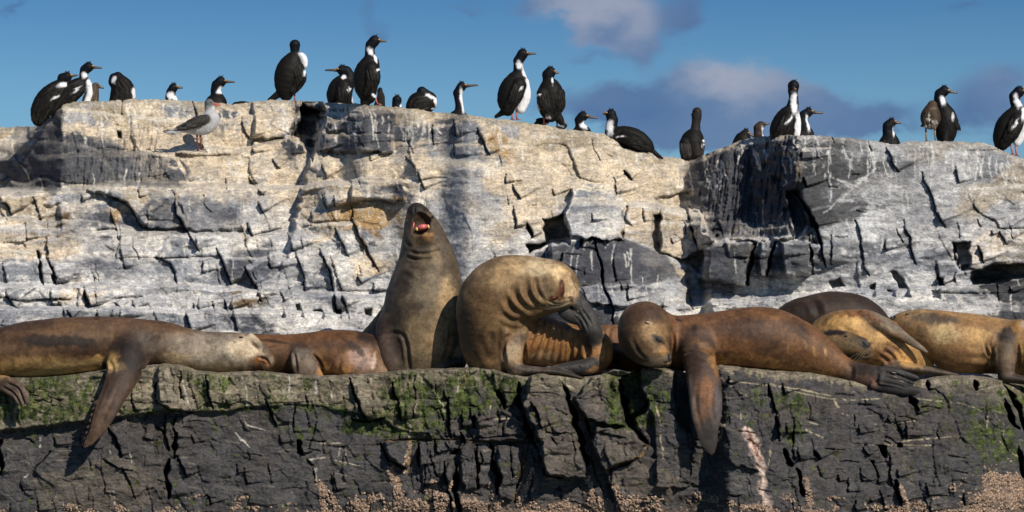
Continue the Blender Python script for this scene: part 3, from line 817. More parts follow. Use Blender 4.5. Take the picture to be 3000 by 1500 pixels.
    mid_ = smooth(-.1, .45, fbm(U / 75, V / 45, 4, 74, .6)) * (1 - .4 * smooth(.5, .2, lum[..., 0]))
    Cc = Cc * (1 - 0.20 * mid_[..., None] * np.array([1.05, 1.0, .90]))
    greyer = (smooth(2310, 2380, U + 30 * n2) * (1 - smooth(800, 880, V)) * (1 - .55 * smooth(2650, 2900, U)))[..., None]
    lum2 = Cc.mean(-1, keepdims=True)
    Cc = Cc + (lum2 * np.array([.86, .875, .90]) - Cc) * (0.75 * greyer)
    band = (smooth(.0, .35, fbm(U / 170, V / 34, 4, 76, .6)) * smooth(560, 700, V))[..., None]
    Cc = Cc * (1 - band * np.array([.34, .32, .27]))
    Cc = Cc * np.clip(fine, .35, 1.6)[..., None] * .99
    # ---------------- mesh: top plateau rows behind the crest, then the face
    back = [(5.0, 1.1), (3.8, .75), (2.8, .48), (2.0, .30), (1.4, .19), (0.9, .10), (0.55, .05), (0.3, .018), (0.12, .004)]
    Vt = []; Ct = []
    X0 = (U - 1500) * D / FPX; Z0 = (HOR - V) * D / FPX
    for (bd, dz) in back:
        nz = 0.05 * fbm(u / 60, u * 0 + bd * 3, 4, 71) * min(1, bd) + 0.012 * fbm(u / 14, u * 0 + bd * 6, 3, 72)
        d = D[0] + bd
        x = X0[0] * (1 + bd / 24.0); z = Z0[0] - dz + nz
        Vt.append(np.stack([x, d, z], -1)); Ct.append(Cc[0])
    face = np.stack([X0, D, Z0], -1)
    allV = np.concatenate([np.array(Vt), face], 0); allC = np.concatenate([np.array(Ct), Cc], 0)
    n_r = allV.shape[0]
    idx = np.arange(n_r * nu).reshape(n_r, nu)
    F = np.stack([idx[:-1, :-1], idx[1:, :-1], idx[1:, 1:], idx[:-1, 1:]], -1).reshape(-1, 4)
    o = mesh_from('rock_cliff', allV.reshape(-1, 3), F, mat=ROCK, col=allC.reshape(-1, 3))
    o['kind'] = 'structure'
    return u, D, cr


LO_CR = [
    (.388, 0, 1050, 3.2, .12, .05, [[(1180, 180), (1172, 330)], [(1190, 330), (1280, 390), (1440, 410)], [(1560, 130), (1570, 250), (1600, 380)], [(810, 520), (870, 600), (915, 750)],
                          [(1250, 430), (1255, 600), (1270, 700)], [(1320, 430), (1310, 600)], [(1340, 740), (1400, 850), (1420, 900)], [(1990, 310), (2050, 390), (2080, 520)], [(380, 700), (250, 860)]]),
    (.388, 0, 1050, 8, .25, .05, [[(1325, 560), (1315, 640), (1325, 750)], [(1270, 760), (1262, 900), (1285, 1060)], [(2250, 620), (2290, 730)], [(0, 620), (15, 880)]]),
    (.388, 0, 1050, 1.7, .06, .03, [[(930, 850), (1000, 1000), (1020, 1060)], [(1180, 510), (1240, 560)], [(2220, 370), (2220, 560)], [(2320, 760), (2360, 810)], [(2110, 580), (2115, 640)],
                          [(1780, 800), (1790, 870)], [(770, 760), (900, 830), (1000, 850)], [(1450, 580), (1460, 640)], [(400, 610), (405, 660)], [(160, 900), (165, 1000)], [(1360, 100), (1370, 300)], [(1000, 240), (1010, 400)],
                          [(280, 1060), (290, 1160)], [(1850, 830), (1860, 950)], [(2500, 880), (2520, 1000)], [(2370, 830), (2385, 940)], [(1080, 600), (1160, 620)], [(1880, 1040), (1870, 1090)], [(1570, 1030), (1590, 1100)], [(790, 960), (780, 1010)]]),
    (.388, 900, 1050, 4.2, .16, .07, [[(320, 150), (350, 260), (400, 380), (450, 470)], [(330, 460), (450, 480), (580, 450)], [(640, 180), (680, 330), (700, 470)], [(1030, 250), (1060, 350), (1080, 450), (1080, 600)],
                          [(1170, 400), (1180, 520)], [(1220, 380), (1260, 500)], [(1690, 330), (1750, 470), (1780, 540)], [(2110, 450), (2150, 580)], [(560, 640), (620, 760), (740, 840)], [(840, 660), (840, 760), (850, 820)],
                          [(960, 620), (990, 720)], [(1280, 650), (1290, 800), (1285, 980)], [(1770, 750), (1800, 880), (1920, 905)], [(1040, 780), (1060, 1000), (1100, 1150)], [(1650, 620), (1690, 560), (1760, 760)]]),
    (.388, 900, 1050, 10, .30, .06, [[(1440, 250), (1470, 300), (1500, 380)], [(1590, 180), (1600, 300), (1620, 400)], [(1630, 420), (1680, 560), (1700, 640)], [(1930, 180), (1970, 300), (2030, 500), (2080, 640), (2110, 800)],
                          [(1130, 800), (1120, 1000), (1150, 1170)], [(1395, 650), (1405, 760), (1440, 900), (1430, 1020)], [(1085, 720), (1140, 690)], [(1265, 440), (1270, 520)], [(1150, 560), (1180, 640)]]),
    (.388, 900, 1050, 15, .36, .0, [[(2360, 170), (2380, 300), (2410, 420), (2470, 530), (2560, 640)]]),
    (.388, 900, 1050, 1.7, .06, .03, [[(800, 130), (815, 250), (810, 450)], [(1540, 640), (1550, 900)], [(1490, 450), (1490, 580)], [(1680, 650), (1640, 780), (1600, 930), (1560, 1090)], [(580, 620), (820, 612), (1130, 612), (1400, 635), (1700, 635)],
                          [(880, 800), (890, 960)], [(700, 560), (705, 610)], [(900, 560), (930, 600)], [(1310, 700), (1320, 800)], [(1690, 860), (1690, 1080)], [(1800, 560), (1950, 565)], [(930, 700), (960, 850), (1000, 900)], [(1010, 380), (1020, 470)],
                          [(200, 870), (215, 1000)], [(2220, 560), (2400, 600)], [(2250, 860), (2330, 1060), (2380, 1160)], [(2140, 740), (2190, 900), (2240, 1000)], [(1850, 600), (1890, 650)], [(1430, 380), (1450, 480)]]),
    (.3106, 2200, 1200, 2.0, .08, .04, [[(250, 50), (255, 200), (285, 300)], [(400, 80), (400, 200), (390, 330), (405, 480)], [(1300, 420), (1310, 600), (1350, 750), (1400, 900)], [(1140, 490), (1170, 540), (1215, 710)], [(1035, 560), (1045, 680)],
                          [(915, 650), (920, 780)], [(1450, 120), (1470, 280)], [(1410, 140), (1410, 250)], [(1010, 150), (1020, 230)], [(1305, 60), (1310, 120)], [(1380, 570), (1400, 640)], [(1060, 360), (1110, 440)], [(440, 360), (450, 480)],
                          [(1130, 840), (1140, 870)], [(820, 620), (830, 680)], [(1660, 700), (1680, 820)], [(2000, 800), (2010, 900)], [(340, 130), (340, 220)], [(1560, 0), (1570, 40)], [(980, 860), (1000, 960)], [(1215, 770), (1280, 950)], [(1690, 880), (1700, 960)]]),
    (.3106, 2200, 1200, 8, .25, .05, [[(310, 370), (340, 450), (400, 530)], [(440, 560), (470, 650), (490, 820)], [(605, 390), (640, 470)], [(1370, 670), (1390, 780), (1410, 880)], [(1380, 320), (1410, 350)], [(2530, 350), (2560, 520), (2590, 700)]]),
    (.4348, 1750, 820, 4.0, .16, .06, [[(1155, 700), (1175, 820), (1215, 900)], [(1215, 900), (1220, 1040)], [(1240, 700), (1260, 770)], [(880, 650), (890, 700)]]),
    (.4348, 2250, 820, 9, .3, .05, [[(1590, 690), (1640, 780), (1700, 900), (1735, 1010), (1745, 1100)], [(1600, 800), (1640, 950), (1700, 1000)], [(1395, 680), (1410, 740)], [(1070, 680), (1085, 740)], [(960, 790), (1010, 880)]]),
]
LO_POLY = [
    (.388, 0, 1050, [(1180, 40), (1380, 40), (1400, 180), (1450, 400), (1280, 390), (1190, 330)], -0.07, 5),
    (.388, 900, 1050, [(1690, 100), (1800, 110), (1920, 170), (2000, 400), (2110, 900), (1950, 910), (1800, 870), (1770, 640), (1620, 350)], -0.24, 6),
    (.388, 900, 1050, [(2190, 100), (2250, 110), (2300, 300), (2420, 510), (2250, 500), (2100, 460), (2010, 300)], -0.17, 6),
    (.388, 900, 1050, [(2180, 520), (2440, 520), (2560, 650), (2510, 740), (2250, 860), (2130, 640)], -0.22, 6),
    (.388, 900, 1050, [(2250, 860), (2520, 740), (2700, 760), (2800, 1200), (2350, 1200)], -0.10, 5),
    (.388, 900, 1050, [(1290, 380), (1400, 350), (1580, 430), (1680, 620), (1290, 630)], -0.07, 6),
    (.388, 900, 1050, [(580, 620), (820, 615), (780, 780), (730, 850), (620, 760)], -0.06, 4),
    (.388, 900, 1050, [(840, 620), (1110, 620), (1070, 720), (1030, 950), (880, 960)], -0.05, 5),
    (.388, 900, 1050, [(1150, 690), (1270, 650), (1280, 980), (1190, 1000), (1160, 900)], -0.10, 5),
    (.388, 900, 1050, [(1060, 780), (1110, 760), (1110, 850), (1060, 1000), (1040, 900)], -0.10, 4),
    (.388, 900, 1050, [(1430, 660), (1640, 660), (1600, 900), (1550, 1080), (1440, 1060)], -0.06, 5),
    (.4348, 1750, 820, [(155, 640), (300, 590), (300, 730), (350, 800), (350, 880), (270, 930), (210, 1000), (170, 900)], 0.30, 6),
    (.4348, 1750, 820, [(170, 790), (340, 790), (300, 880), (220, 920)], -0.12, 6),
    (.4348, 1750, 820, [(510, 580), (600, 600), (630, 1020), (600, 1040), (540, 960), (520, 800)], 0.16, 6),
    (.4348, 1750, 820, [(350, 860), (500, 900), (630, 1040), (640, 1200), (640, 1400), (390, 1400), (380, 1000)], -0.08, 6),
    (.4348, 1750, 820, [(800, 960), (950, 1010), (1010, 1090), (1100, 1290), (900, 1250), (790, 1100)], -0.07, 6),
    (.4348, 2250, 820, [(730, 1110), (800, 1115), (800, 1200), (780, 1205)], 0.30, 3),
    (.4348, 2250, 820, [(690, 1215), (718, 1220), (712, 1258)], 0.2, 3),
    (.388, 0, 1050, [(2240, 610), (2260, 640), (2300, 735), (2245, 720)], 0.2, 3),
    (.4348, 2250, 820, [(1560, 670), (1800, 690), (1800, 1100), (1740, 1000), (1640, 850), (1600, 760)], 0.28, 8),
]
EDGE = [(-400, 1118), (0, 1106), (80, 1110), (150, 1106), (250, 1092), (330, 1082), (400, 1078), (458, 1070), (480, 1064), (535, 1068), (580, 1084), (640, 1090), (700, 1088), (760, 1086), (850, 1096), (940, 1100), (1040, 1096),
        (1100, 1092), (1160, 1086), (1230, 1080), (1330, 1078), (1400, 1076), (1450, 1082), (1500, 1096), (1555, 1100), (1580, 1094), (1640, 1096), (1700, 1106), (1760, 1098), (1775, 1090), (1810, 1100), (1835, 1100), (1860, 1082), (1890, 1078), (1960, 1078),
        (2010, 1092), (2060, 1084), (2110, 1068), (2180, 1076), (2260, 1084), (2360, 1090), (2420, 1098), (2490, 1110), (2560, 1124), (2650, 1128), (2700, 1112), (2760, 1100), (2850, 1100), (2910, 1108), (2960, 1122), (3010, 1130), (3400, 1150)]
EX = np.array([p[0] for p in EDGE], float); EY = np.array([p[1] for p in EDGE], float)


def edge_row(u):
    u = np.asarray(u, float)
    return np.interp(u, EX, EY) + 1.8 * fbm(u / 18, u * 0 + 4, 3, 81)


MD = (.066, .063, .065); MB = (.090, .075, .066); TB = (.19, .16, .115); TG = (.13, .12, .075); TL = (.28, .24, .18); GR = (.085, .115, .022); GRD = (.020, .034, .008)


def build_lower():
    u = np.concatenate([np.linspace(-1500, -120, 46)[:-1], np.linspace(-120, 3120, 1250), np.linspace(3120, 4600, 46)[1:]])
    nu = len(u)
    er = edge_row(u)
    nv = 215
    s = np.concatenate([np.linspace(0, 1, nv) ** 1.0, 1 + np.linspace(0, 1, 14)[1:]])
    U = np.repeat(u[None], len(s), 0)
    V = er[None] + s[:, None] * (1520 - er[None])
    V[nv:] = 1520 + (s[nv:, None] - 1) * 700
    D = 19.86 - 0.0 * U
    # sloping ledge lip: the top 12 px roll back
    D = D - 0.16 * smooth(0, 400, V - er[None]) - 0.25 * smooth(1500, 2200, V)
    # right part is a slab that leans back from the water
    slab = smooth(2080, 2140, U)
    D = D - slab * (0.10 * smooth(0, 60, V - er[None]) + 0.22 * np.clip((V - er[None]) / 420, 0, 1))
    # far right end curves away
    rc = np.clip((U + 0.55 * (1300 - V) * -0.6 - 2780) / 330, 0, 2)
    D = D + 0.75 * rc ** 2 * smooth(2600, 2700, U)
    # overhanging mossy course along the top left: its underside
    und_x = [-400, 0, 100, 180, 280, 400, 500, 640, 740, 900, 1060, 1140, 1160, 1250]
    und_y = [1268, 1262, 1250, 1243, 1232, 1214, 1206, 1204, 1194, 1184, 1216, 1240, 1262, 1270]
    uy = np.interp(U, und_x, und_y) + 7 * fbm(U / 45, U * 0, 4, 83)
    pr = np.interp(U, [-400, 500, 700, 900, 1200, 1300], [0.17, .13, .07, .05, .06, 0])
    D = D - pr * (1 - smooth(-4, 3, V - uy)) * (0.75 + 0.25 * smooth(0, 90, uy - V))
    for (sc, ox, oy, P, am, sf) in LO_POLY:
        apply_poly(D, U, V, pts(sc, ox, oy, P), am, sf, seed=int(P[0][0]) + 3)
    lean = -0.12
    b1, e1, r1 = blocks(U, V, 190, 130, lean, 151, 0.09)
    b2, e2, r2 = blocks(U, V, 52, 84, lean, 152, 0.032)
    b3, e3, r3 = blocks(U, V, 14, 30, lean, 153, 0.016)
    mid = np.interp(U, [0, 900, 1250, 1700, 1950, 2100, 2300, 3000], [.4, .45, 1.05, .6, .7, .5, .3, .3])
    top = 1 - smooth(-10, 12, V - uy) * (U < 1250)
    D += mid * (b1 + b2 * (0.3 + 0.7 * top * (U < 1300)) + b3 * .4)
    D += 0.05 * mid * np.clip(1.2 - e2 / 2.0, 0, 1) * smooth(0.25, .6, fbm(U / 60, V / 60, 3, 154))
    D += 0.03 * mid * np.clip(1.2 - e1 / 2.2, 0, 1)
    for gi, (sc, ox, oy, w, A, st, LL) in enumerate(LO_CR):
        for li, ln in enumerate(LL):
            apply_crack(D, U, V, pts(sc, ox, oy, ln), w * .82, A, st, 50, seed=500 + gi * 31 + li)
    rt = random.Random(78)
    for i in range(110):
        x = rt.uniform(0, 3000); y = rt.uniform(1120, 1480); L_ = rt.uniform(14, 60)
        ln = [(x, y), (x + L_ * rt.uniform(-.1, .2), y + L_ * .5), (x + L_ * rt.uniform(0, .3), y + L_)] if rt.random() < .6 else [(x, y), (x + L_ * .5, y + rt.uniform(-3, 6)), (x + L_, y + rt.uniform(0, 10))]
        apply_crack(D, U, V, ln, 1.15, .035, .01, 26, seed=4000 + i)
    D += 0.030 * fbm(U / 70, V / 40, 4, 155, 0.5) + 0.005 * fbm(U / 12, V / 7, 4, 156, 0.6) + 0.007 * fbm(U / 30 + V / 90, V / 9, 3, 157) * (U > 2000)
    D = D + 0.16 * (1 - smooth(0, 10, V - er[None])) ** 2
    f1, fr1 = facets(U, V, 46, 52, 255, -0.12)
    f2, fr2 = facets(U, V, 20, 22, 256, -0.12)
    f3, fr3 = facets(U, V, 9, 9, 257)
    D += (0.35 + 0.65 * np.clip(mid, 0, 1)) * (0.030 * f1 + 0.007 * f2 + 0.003 * f3)
    # colour
    n1 = fbm(U / 40, V / 14, 5, 161, .6); n2 = fbm(U / 16, V / 20, 5, 162, .62); n3 = fbm(U / 110, V / 90, 4, 163); n4 = fbm(U / 5, V / 4, 2, 164)
    Cc = np.zeros(U.shape + (3,)) + np.array(MD)
    m = smooth(-0.1, 0.5, n3 + 0.4 * n2)[..., None] * 0.6
    Cc = Cc + (np.array(MB) - Cc) * m
    course = 1 - smooth(-12, 10, V - uy - 6 * n2)
    course = course * (U < 1240)
    for P_ in ([(1556, 1098), (1645, 1110), (1680, 1210), (1719, 1399), (1600, 1392), (1560, 1295), (1528, 1185)], [(1746, 1250), (1850, 1250), (1893, 1302), (1873, 1337), (1773, 1384)], [(1750, 1110), (1790, 1120), (1838, 1245), (1770, 1240), (1700, 1200)],
               [(90, 1400), (330, 1330), (480, 1400), (420, 1500), (120, 1490)], [(1780, 1390), (1890, 1350), (2000, 1400), (1960, 1480), (1800, 1480)]):
        paint_poly(Cc, U, V, P_, (.118, .100, .084), .75, 8, 10, int(P_[0][0]))
    # the centre: lighter lip only
    lip = 1 - smooth(0, 1, (V - er[None] - 12 - 25 * n2) / np.interp(U, [0, 1200, 1300, 1560, 1800, 2080, 2200, 2700, 2900, 3100], [60, 90, 110, 60, 45, 16, 14, 26, 90, 160]))
    tl = np.clip(course * 0.9 + lip, 0, 1)
    base_t = np.array(TB) + (np.array(TL) - np.array(TB)) * smooth(-.2, .4, n1 + .3 * n2)[..., None] + (np.array(TG) - np.array(TB)) * smooth(0, .5, -n2)[..., None]
    Cc = Cc + (base_t - Cc) * (tl * 0.92)[..., None]
    # moss and green weed
    mossc = []
    for (x, y, rx, ry, st) in [(60, 1150, 110, 60, 1), (180, 1150, 80, 60, 1.1), (100, 1200, 160, 40, 1.1), (230, 1180, 60, 50, .9), (420, 1205, 130, 12, 1), (350, 1120, 40, 40, .6), (600, 1130, 30, 50, 1.1), (660, 1130, 30, 45, .9), (680, 1192, 60, 14, 1.2), (790, 1120, 30, 40, .8),
                               (830, 1190, 120, 22, .8), (905, 1120, 20, 40, .9), (1000, 1200, 60, 20, .9), (1150, 1170, 40, 70, 1.1), (1100, 1240, 110, 34, 1.1), (1200, 1150, 60, 60, .7), (1260, 1190, 70, 70, 1.0), (1230, 1260, 90, 30, .9),
                               (1330, 1140, 60, 50, .8), (1400, 1130, 60, 50, .9), (1450, 1150, 50, 50, 1.1), (1500, 1150, 20, 40, 1.2), (1350, 1200, 40, 30, .7), (1400, 1170, 60, 40, .8), (1800, 1150, 30, 70, 1.2), (1820, 1230, 26, 30, 1.2), (1860, 1140, 50, 60, 1.3), (1880, 1210, 60, 50, 1.4), (1930, 1150, 40, 50, .8),
                               (2290, 1160, 40, 40, .6), (2330, 1180, 40, 30, .9), (2340, 1260, 50, 35, .9), (2200, 1190, 60, 40, .45), (2750, 1180, 60, 25, .8), (2850, 1230, 50, 60, .8), (2900, 1290, 60, 40, .8), (2960, 1330, 50, 40, .9), (2970, 1200, 50, 90, .8), (2930, 1160, 60, 40, .5), (1040, 1255, 60, 16, .7), (870, 1260, 60, 20, .35), (120, 1290, 90, 30, .35), (900, 1300, 60, 30, .3), (2850, 1130, 60, 14, .5), (1650, 1250, 50, 60, .3), (1600, 1190, 60, 60, .25)]:
        mossc.append(st * np.exp(-(((U + 14 * n2 - x) / rx) ** 2 + ((V + 10 * n1 - y) / ry) ** 2)))
    ms = np.sum(mossc, 0)
    n6 = fbm(U / 11, V / 16, 4, 166, .65)
    n10 = fbm(U / 7, V / 26, 4, 167, .65)
    moss = smooth(0.30, 0.85, np.minimum(ms, 1.0) * 0.72 + 0.7 * n2 + 0.3 * n1 + 0.6 * n6 + .6 * n10)
    gcol = np.array(GR) + (np.array(GRD) - np.array(GR)) * smooth(-.3, .4, fbm(U / 10, V / 12, 3, 165))[..., None]
    Cc = Cc + (gcol - Cc) * (moss * 0.88)[..., None]
    # barnacle-worn pink-brown foot
    foot = smooth(0, 1, (V - np.interp(U, [0, 600, 900, 1180, 1500, 1900, 2500, 2700, 2850, 2900, 3000], [1500, 1500, 1490, 1470, 1462, 1470, 1500, 1500, 1440, 1390, 1380]) + 40 * n2 + 14 * n4) / 40)
    Cc = Cc + (np.array([.26, .18, .13]) - Cc) * (0.42 * foot)[..., None]
    q = (.388, 0, 1050)
    wl = pts
    drips = [wl(*q, a) for a in ([(1385, 170), (1400, 260), (1440, 390)], [(1830, 130), (1860, 250), (1865, 360)], [(1540, 120), (1550, 210)], [(305, 600), (305, 670)], [(830, 690), (835, 720)], [(988, 710), (992, 790)], [(850, 1000), (860, 1100)], [(1460, 890), (1510, 860)],
                                   [(180, 895), (215, 875)], [(450, 1085), (480, 1080), (470, 1130)], [(1850, 460), (1860, 500), (2000, 540)], [(1340, 1100), (1370, 1110)], [(2340, 765), (2450, 745)], [(2370, 830), (2390, 950)], [(2190, 130), (2170, 290)], [(2385, 140), (2380, 280)], [(2520, 230), (2500, 300)],
                                   [(870, 835), (872, 850)], [(1780, 560), (1880, 670)])]
    paint_lines(Cc, U, V, drips, (.55, .52, .46), 1.8, 200, .6, .8)
    q = (.388, 900, 1050)
    drips = [wl(*q, a) for a in ([(270, 140), (265, 250)], [(480, 150), (470, 220)], [(420, 240), (410, 270)], [(430, 520), (410, 530)], [(240, 660), (230, 740)], [(220, 770), (390, 810)], [(280, 660), (290, 740)], [(10, 760), (130, 750)], [(60, 830), (70, 950)], [(1955, 150), (1965, 200), (2020, 230)], [(1780, 200), (1800, 215)],
                                   [(820, 180), (815, 430)], [(780, 440), (770, 600)], [(1020, 280), (1030, 400)], [(1390, 360), (1380, 450)], [(1420, 460), (1560, 450), (1640, 520)], [(100, 640), (240, 640)], [(860, 420), (850, 440)], [(1150, 120), (1140, 250)], [(990, 280), (1010, 340)])]
    paint_lines(Cc, U, V, drips, (.48, .42, .33), 1.8, 240, .55, .8)
    paint_lines(Cc, U, V, [wl(*q, a) for a in ([(1150, 110), (1180, 110), (1200, 180), (1150, 220), (1140, 250)], [(1690, 640), (1650, 760), (1600, 920), (1560, 1080)], [(2260, 860), (2390, 790), (2500, 740)], [(2560, 650), (2510, 790)], [(770, 620), (780, 700), (750, 860)], [(580, 620), (1100, 610), (1400, 640)])], (.34, .22, .08), 2.0, 260, .8)
    q = (.4348, 1750, 820)
    paint_lines(Cc, U, V, [wl(*q, a) for a in ([(1000, 1000), (1040, 1080), (1080, 1180), (1110, 1290), (1120, 1400), (1130, 1500), (1150, 1600)],)], (.62, .48, .40), 11, 270, .2, .95)
    paint_lines(Cc, U, V, [wl(*q, a) for a in ([(1025, 1040), (1065, 1130), (1095, 1220)],)], (.20, .09, .07), 6, 275, .5, .8)
    paint_lines(Cc, U, V, [wl(*q, a) for a in ([(400, 850), (420, 920), (435, 990)], [(520, 960), (540, 1040)], [(430, 1030), (440, 1200)], [(860, 970), (810, 1090)], [(1170, 1150), (1150, 1250)], [(830, 660), (900, 720), (1040, 800)], [(880, 680), (1400, 740), (1500, 770)], [(1600, 800), (1620, 860)], [(970, 900), (975, 950)])], (.46, .38, .26), 1.8, 280, .7)
    q = (.4348, 2250, 820)
    paint_lines(Cc, U, V, [wl(*q, a) for a in ([(870, 1090), (1250, 1055)], [(640, 1110), (1130, 1115)], [(700, 975), (1000, 950)], [(1470, 900), (1485, 1000)], [(1530, 900), (1580, 960), (1580, 1060)], [(1550, 1080), (1620, 1140), (1710, 1210)], [(250, 1010), (370, 1060)], [(120, 740), (400, 800), (560, 810), (760, 800)], [(440, 1140), (490, 1138)], [(460, 820), (475, 860)], [(500, 900), (550, 915)], [(280, 960), (340, 975)], [(1000, 800), (1300, 830), (1480, 900)], [(0, 700), (200, 740), (420, 780)])], (.36, .32, .22), 1.6, 290, .8)
    rnd = random.Random(9)
    fl = []
    for i in range(260):
        x = rnd.uniform(0, 3000); y = rnd.uniform(1120, 1500); a = rnd.uniform(-3, 14) if x > 2000 else rnd.uniform(-6, 10)
        fl.append([(x, y), (x + rnd.uniform(8, 40), y + a)])
    paint_lines(Cc, U, V, fl, (.22, .19, .14), 1.3, 300, .5, .55)
    n9 = fbm(U / 26 - V / 40, V / 4 + U / 60, 4, 168, .7)
    Cc = Cc * np.clip(1 + 0.28 * n4 + 0.16 * n1 + 0.32 * n9 + 0.12 * fr1 + 0.10 * fr2 + 0.06 * fr3, .35, 1.9)[..., None] * 1.08
    # mesh: ledge top behind the edge, then the face
    X0 = (U - 1500) * D / FPX; Z0 = (HOR - V) * D / FPX
    Vt = []; Ct = []
    for (bd, dz) in [(2.6, 0), (1.9, 0.0), (1.3, .0), (0.9, .006), (0.6, .014), (0.4, .01), (0.25, .006), (0.14, .002), (0.06, -.001)]:
        nz = 0.018 * fbm(u / 40, u * 0 + bd * 4, 4, 171)
        Vt.append(np.stack([X0[0] * (1 + bd / 20), D[0] + bd, Z0[0] - dz + 0.028 * bd + nz * min(1, bd * 3) - 0.02 * smooth(0, .2, bd)], -1)); Ct.append(Cc[2])
    allV = np.concatenate([np.array(Vt), np.stack([X0, D, Z0], -1)], 0); allC = np.concatenate([np.array(Ct), Cc], 0)
    n_r = allV.shape[0]
    idx = np.arange(n_r * nu).reshape(n_r, nu)
    F = np.stack([idx[:-1, :-1], idx[1:, :-1], idx[1:, 1:], idx[:-1, 1:]], -1).reshape(-1, 4)
    o = mesh_from('rock_ledge', allV.reshape(-1, 3), F, mat=ROCK, col=allC.reshape(-1, 3))
    o['kind'] = 'structure'
    return u, U, V, D, moss, foot, er


UPU, UPD, UPCR = build_upper()
LOU, LU, LV, LD, LMOSS, LFOOT, LER = build_lower()


def build_sea():
    m, t, b = bsdf_mat('sea_water', 0.08, 0.5)
    b.inputs['Base Color'].default_value = (0.015, 0.045, 0.06, 1)
    f = noisen(t, objvec(t, 1, 1, 1), 1.3, 6, 0.6)
    bumpn(t, f, 0.8, 0.25, b)
    V = [(-1200, -1200, -2.0), (1200, -1200, -2.0), (1200, 1200, -2.0), (-1200, 1200, -2.0)]
    o = mesh_from('sea', V, [(0, 1, 2, 3)], mat=m, smooth_=False)
    o['kind'] = 'structure'


build_sea()

# ------------------------------------------------------------------ animals: one smooth skin per body
def catmull(P, n):
    P = np.asarray(P, float)
    if len(P) < 3:
        t = np.linspace(0, 1, n)[:, None]
        return P[0] * (1 - t) + P[-1] * t
    E = np.concatenate([[2 * P[0] - P[1]], P, [2 * P[-1] - P[-2]]])
    out = []
    m = len(P) - 1
    for q in np.linspace(0, m, n):
        i = min(int(q), m - 1); t = q - i
        a, b, c, d = E[i], E[i + 1], E[i + 2], E[i + 3]
        out.append(0.5 * ((2 * b) + (-a + c) * t + (2 * a - 5 * b + 4 * c - d) * t * t + (-a + 3 * b - 3 * c + d) * t ** 3))
    return np.array(out)


def mkchain(st, d0, per=4, ripple=None):
    """stations (px, row, radius px, depth offset m, depth ratio) -> world samples x, y, z, r, k"""
    S = []
    for s in st:
        px, py, r = s[0], s[1], s[2]
        dd = s[3] if len(s) > 3 else 0.0
        kd = s[4] if len(s) > 4 else 1.0
        d = d0 + dd
        x, y, z = at(px, py, d)
        S.append((x, y, z, r * d / FPX, 1.0 / kd))
    n = max(2, (len(S) - 1) * per + 1)
    Q = catmull(S, n)
    Q[:, 3] = np.maximum(Q[:, 3], 0.0015)
    Q[:, 4] = np.maximum(Q[:, 4], 0.15)
    if ripple:
        amp, cnt, a, b = ripple
        t = np.linspace(0, 1, n)
        w = smooth(a, a + .08, t) * (1 - smooth(b - .08, b, t))
        Q[:, 3] += amp * w * (np.abs(np.sin(t * math.pi * cnt)) ** 0.6 - 0.6)
    return Q


def seg_field(X, Y, Z, A, B):
    ab = B[:3] - A[:3]
    L2 = float(ab @ ab) + 1e-12
    t = np.clip(((X - A[0]) * ab[0] + (Y - A[1]) * ab[1] + (Z - A[2]) * ab[2]) / L2, 0, 1)
    r = A[3] + (B[3] - A[3]) * t
    k = A[4] + (B[4] - A[4]) * t
    dx = X - A[0] - t * ab[0]; dy = (Y - A[1] - t * ab[1]) * k; dz = Z - A[2] - t * ab[2]
    return np.sqrt(dx * dx + dy * dy + dz * dz) - r


def chain_at(P, Q):
    f = np.full(len(P), 9.0)
    for i in range(len(Q) - 1):
        f = np.minimum(f, seg_field(P[:, 0], P[:, 1], P[:, 2], Q[i], Q[i + 1]))
    return f


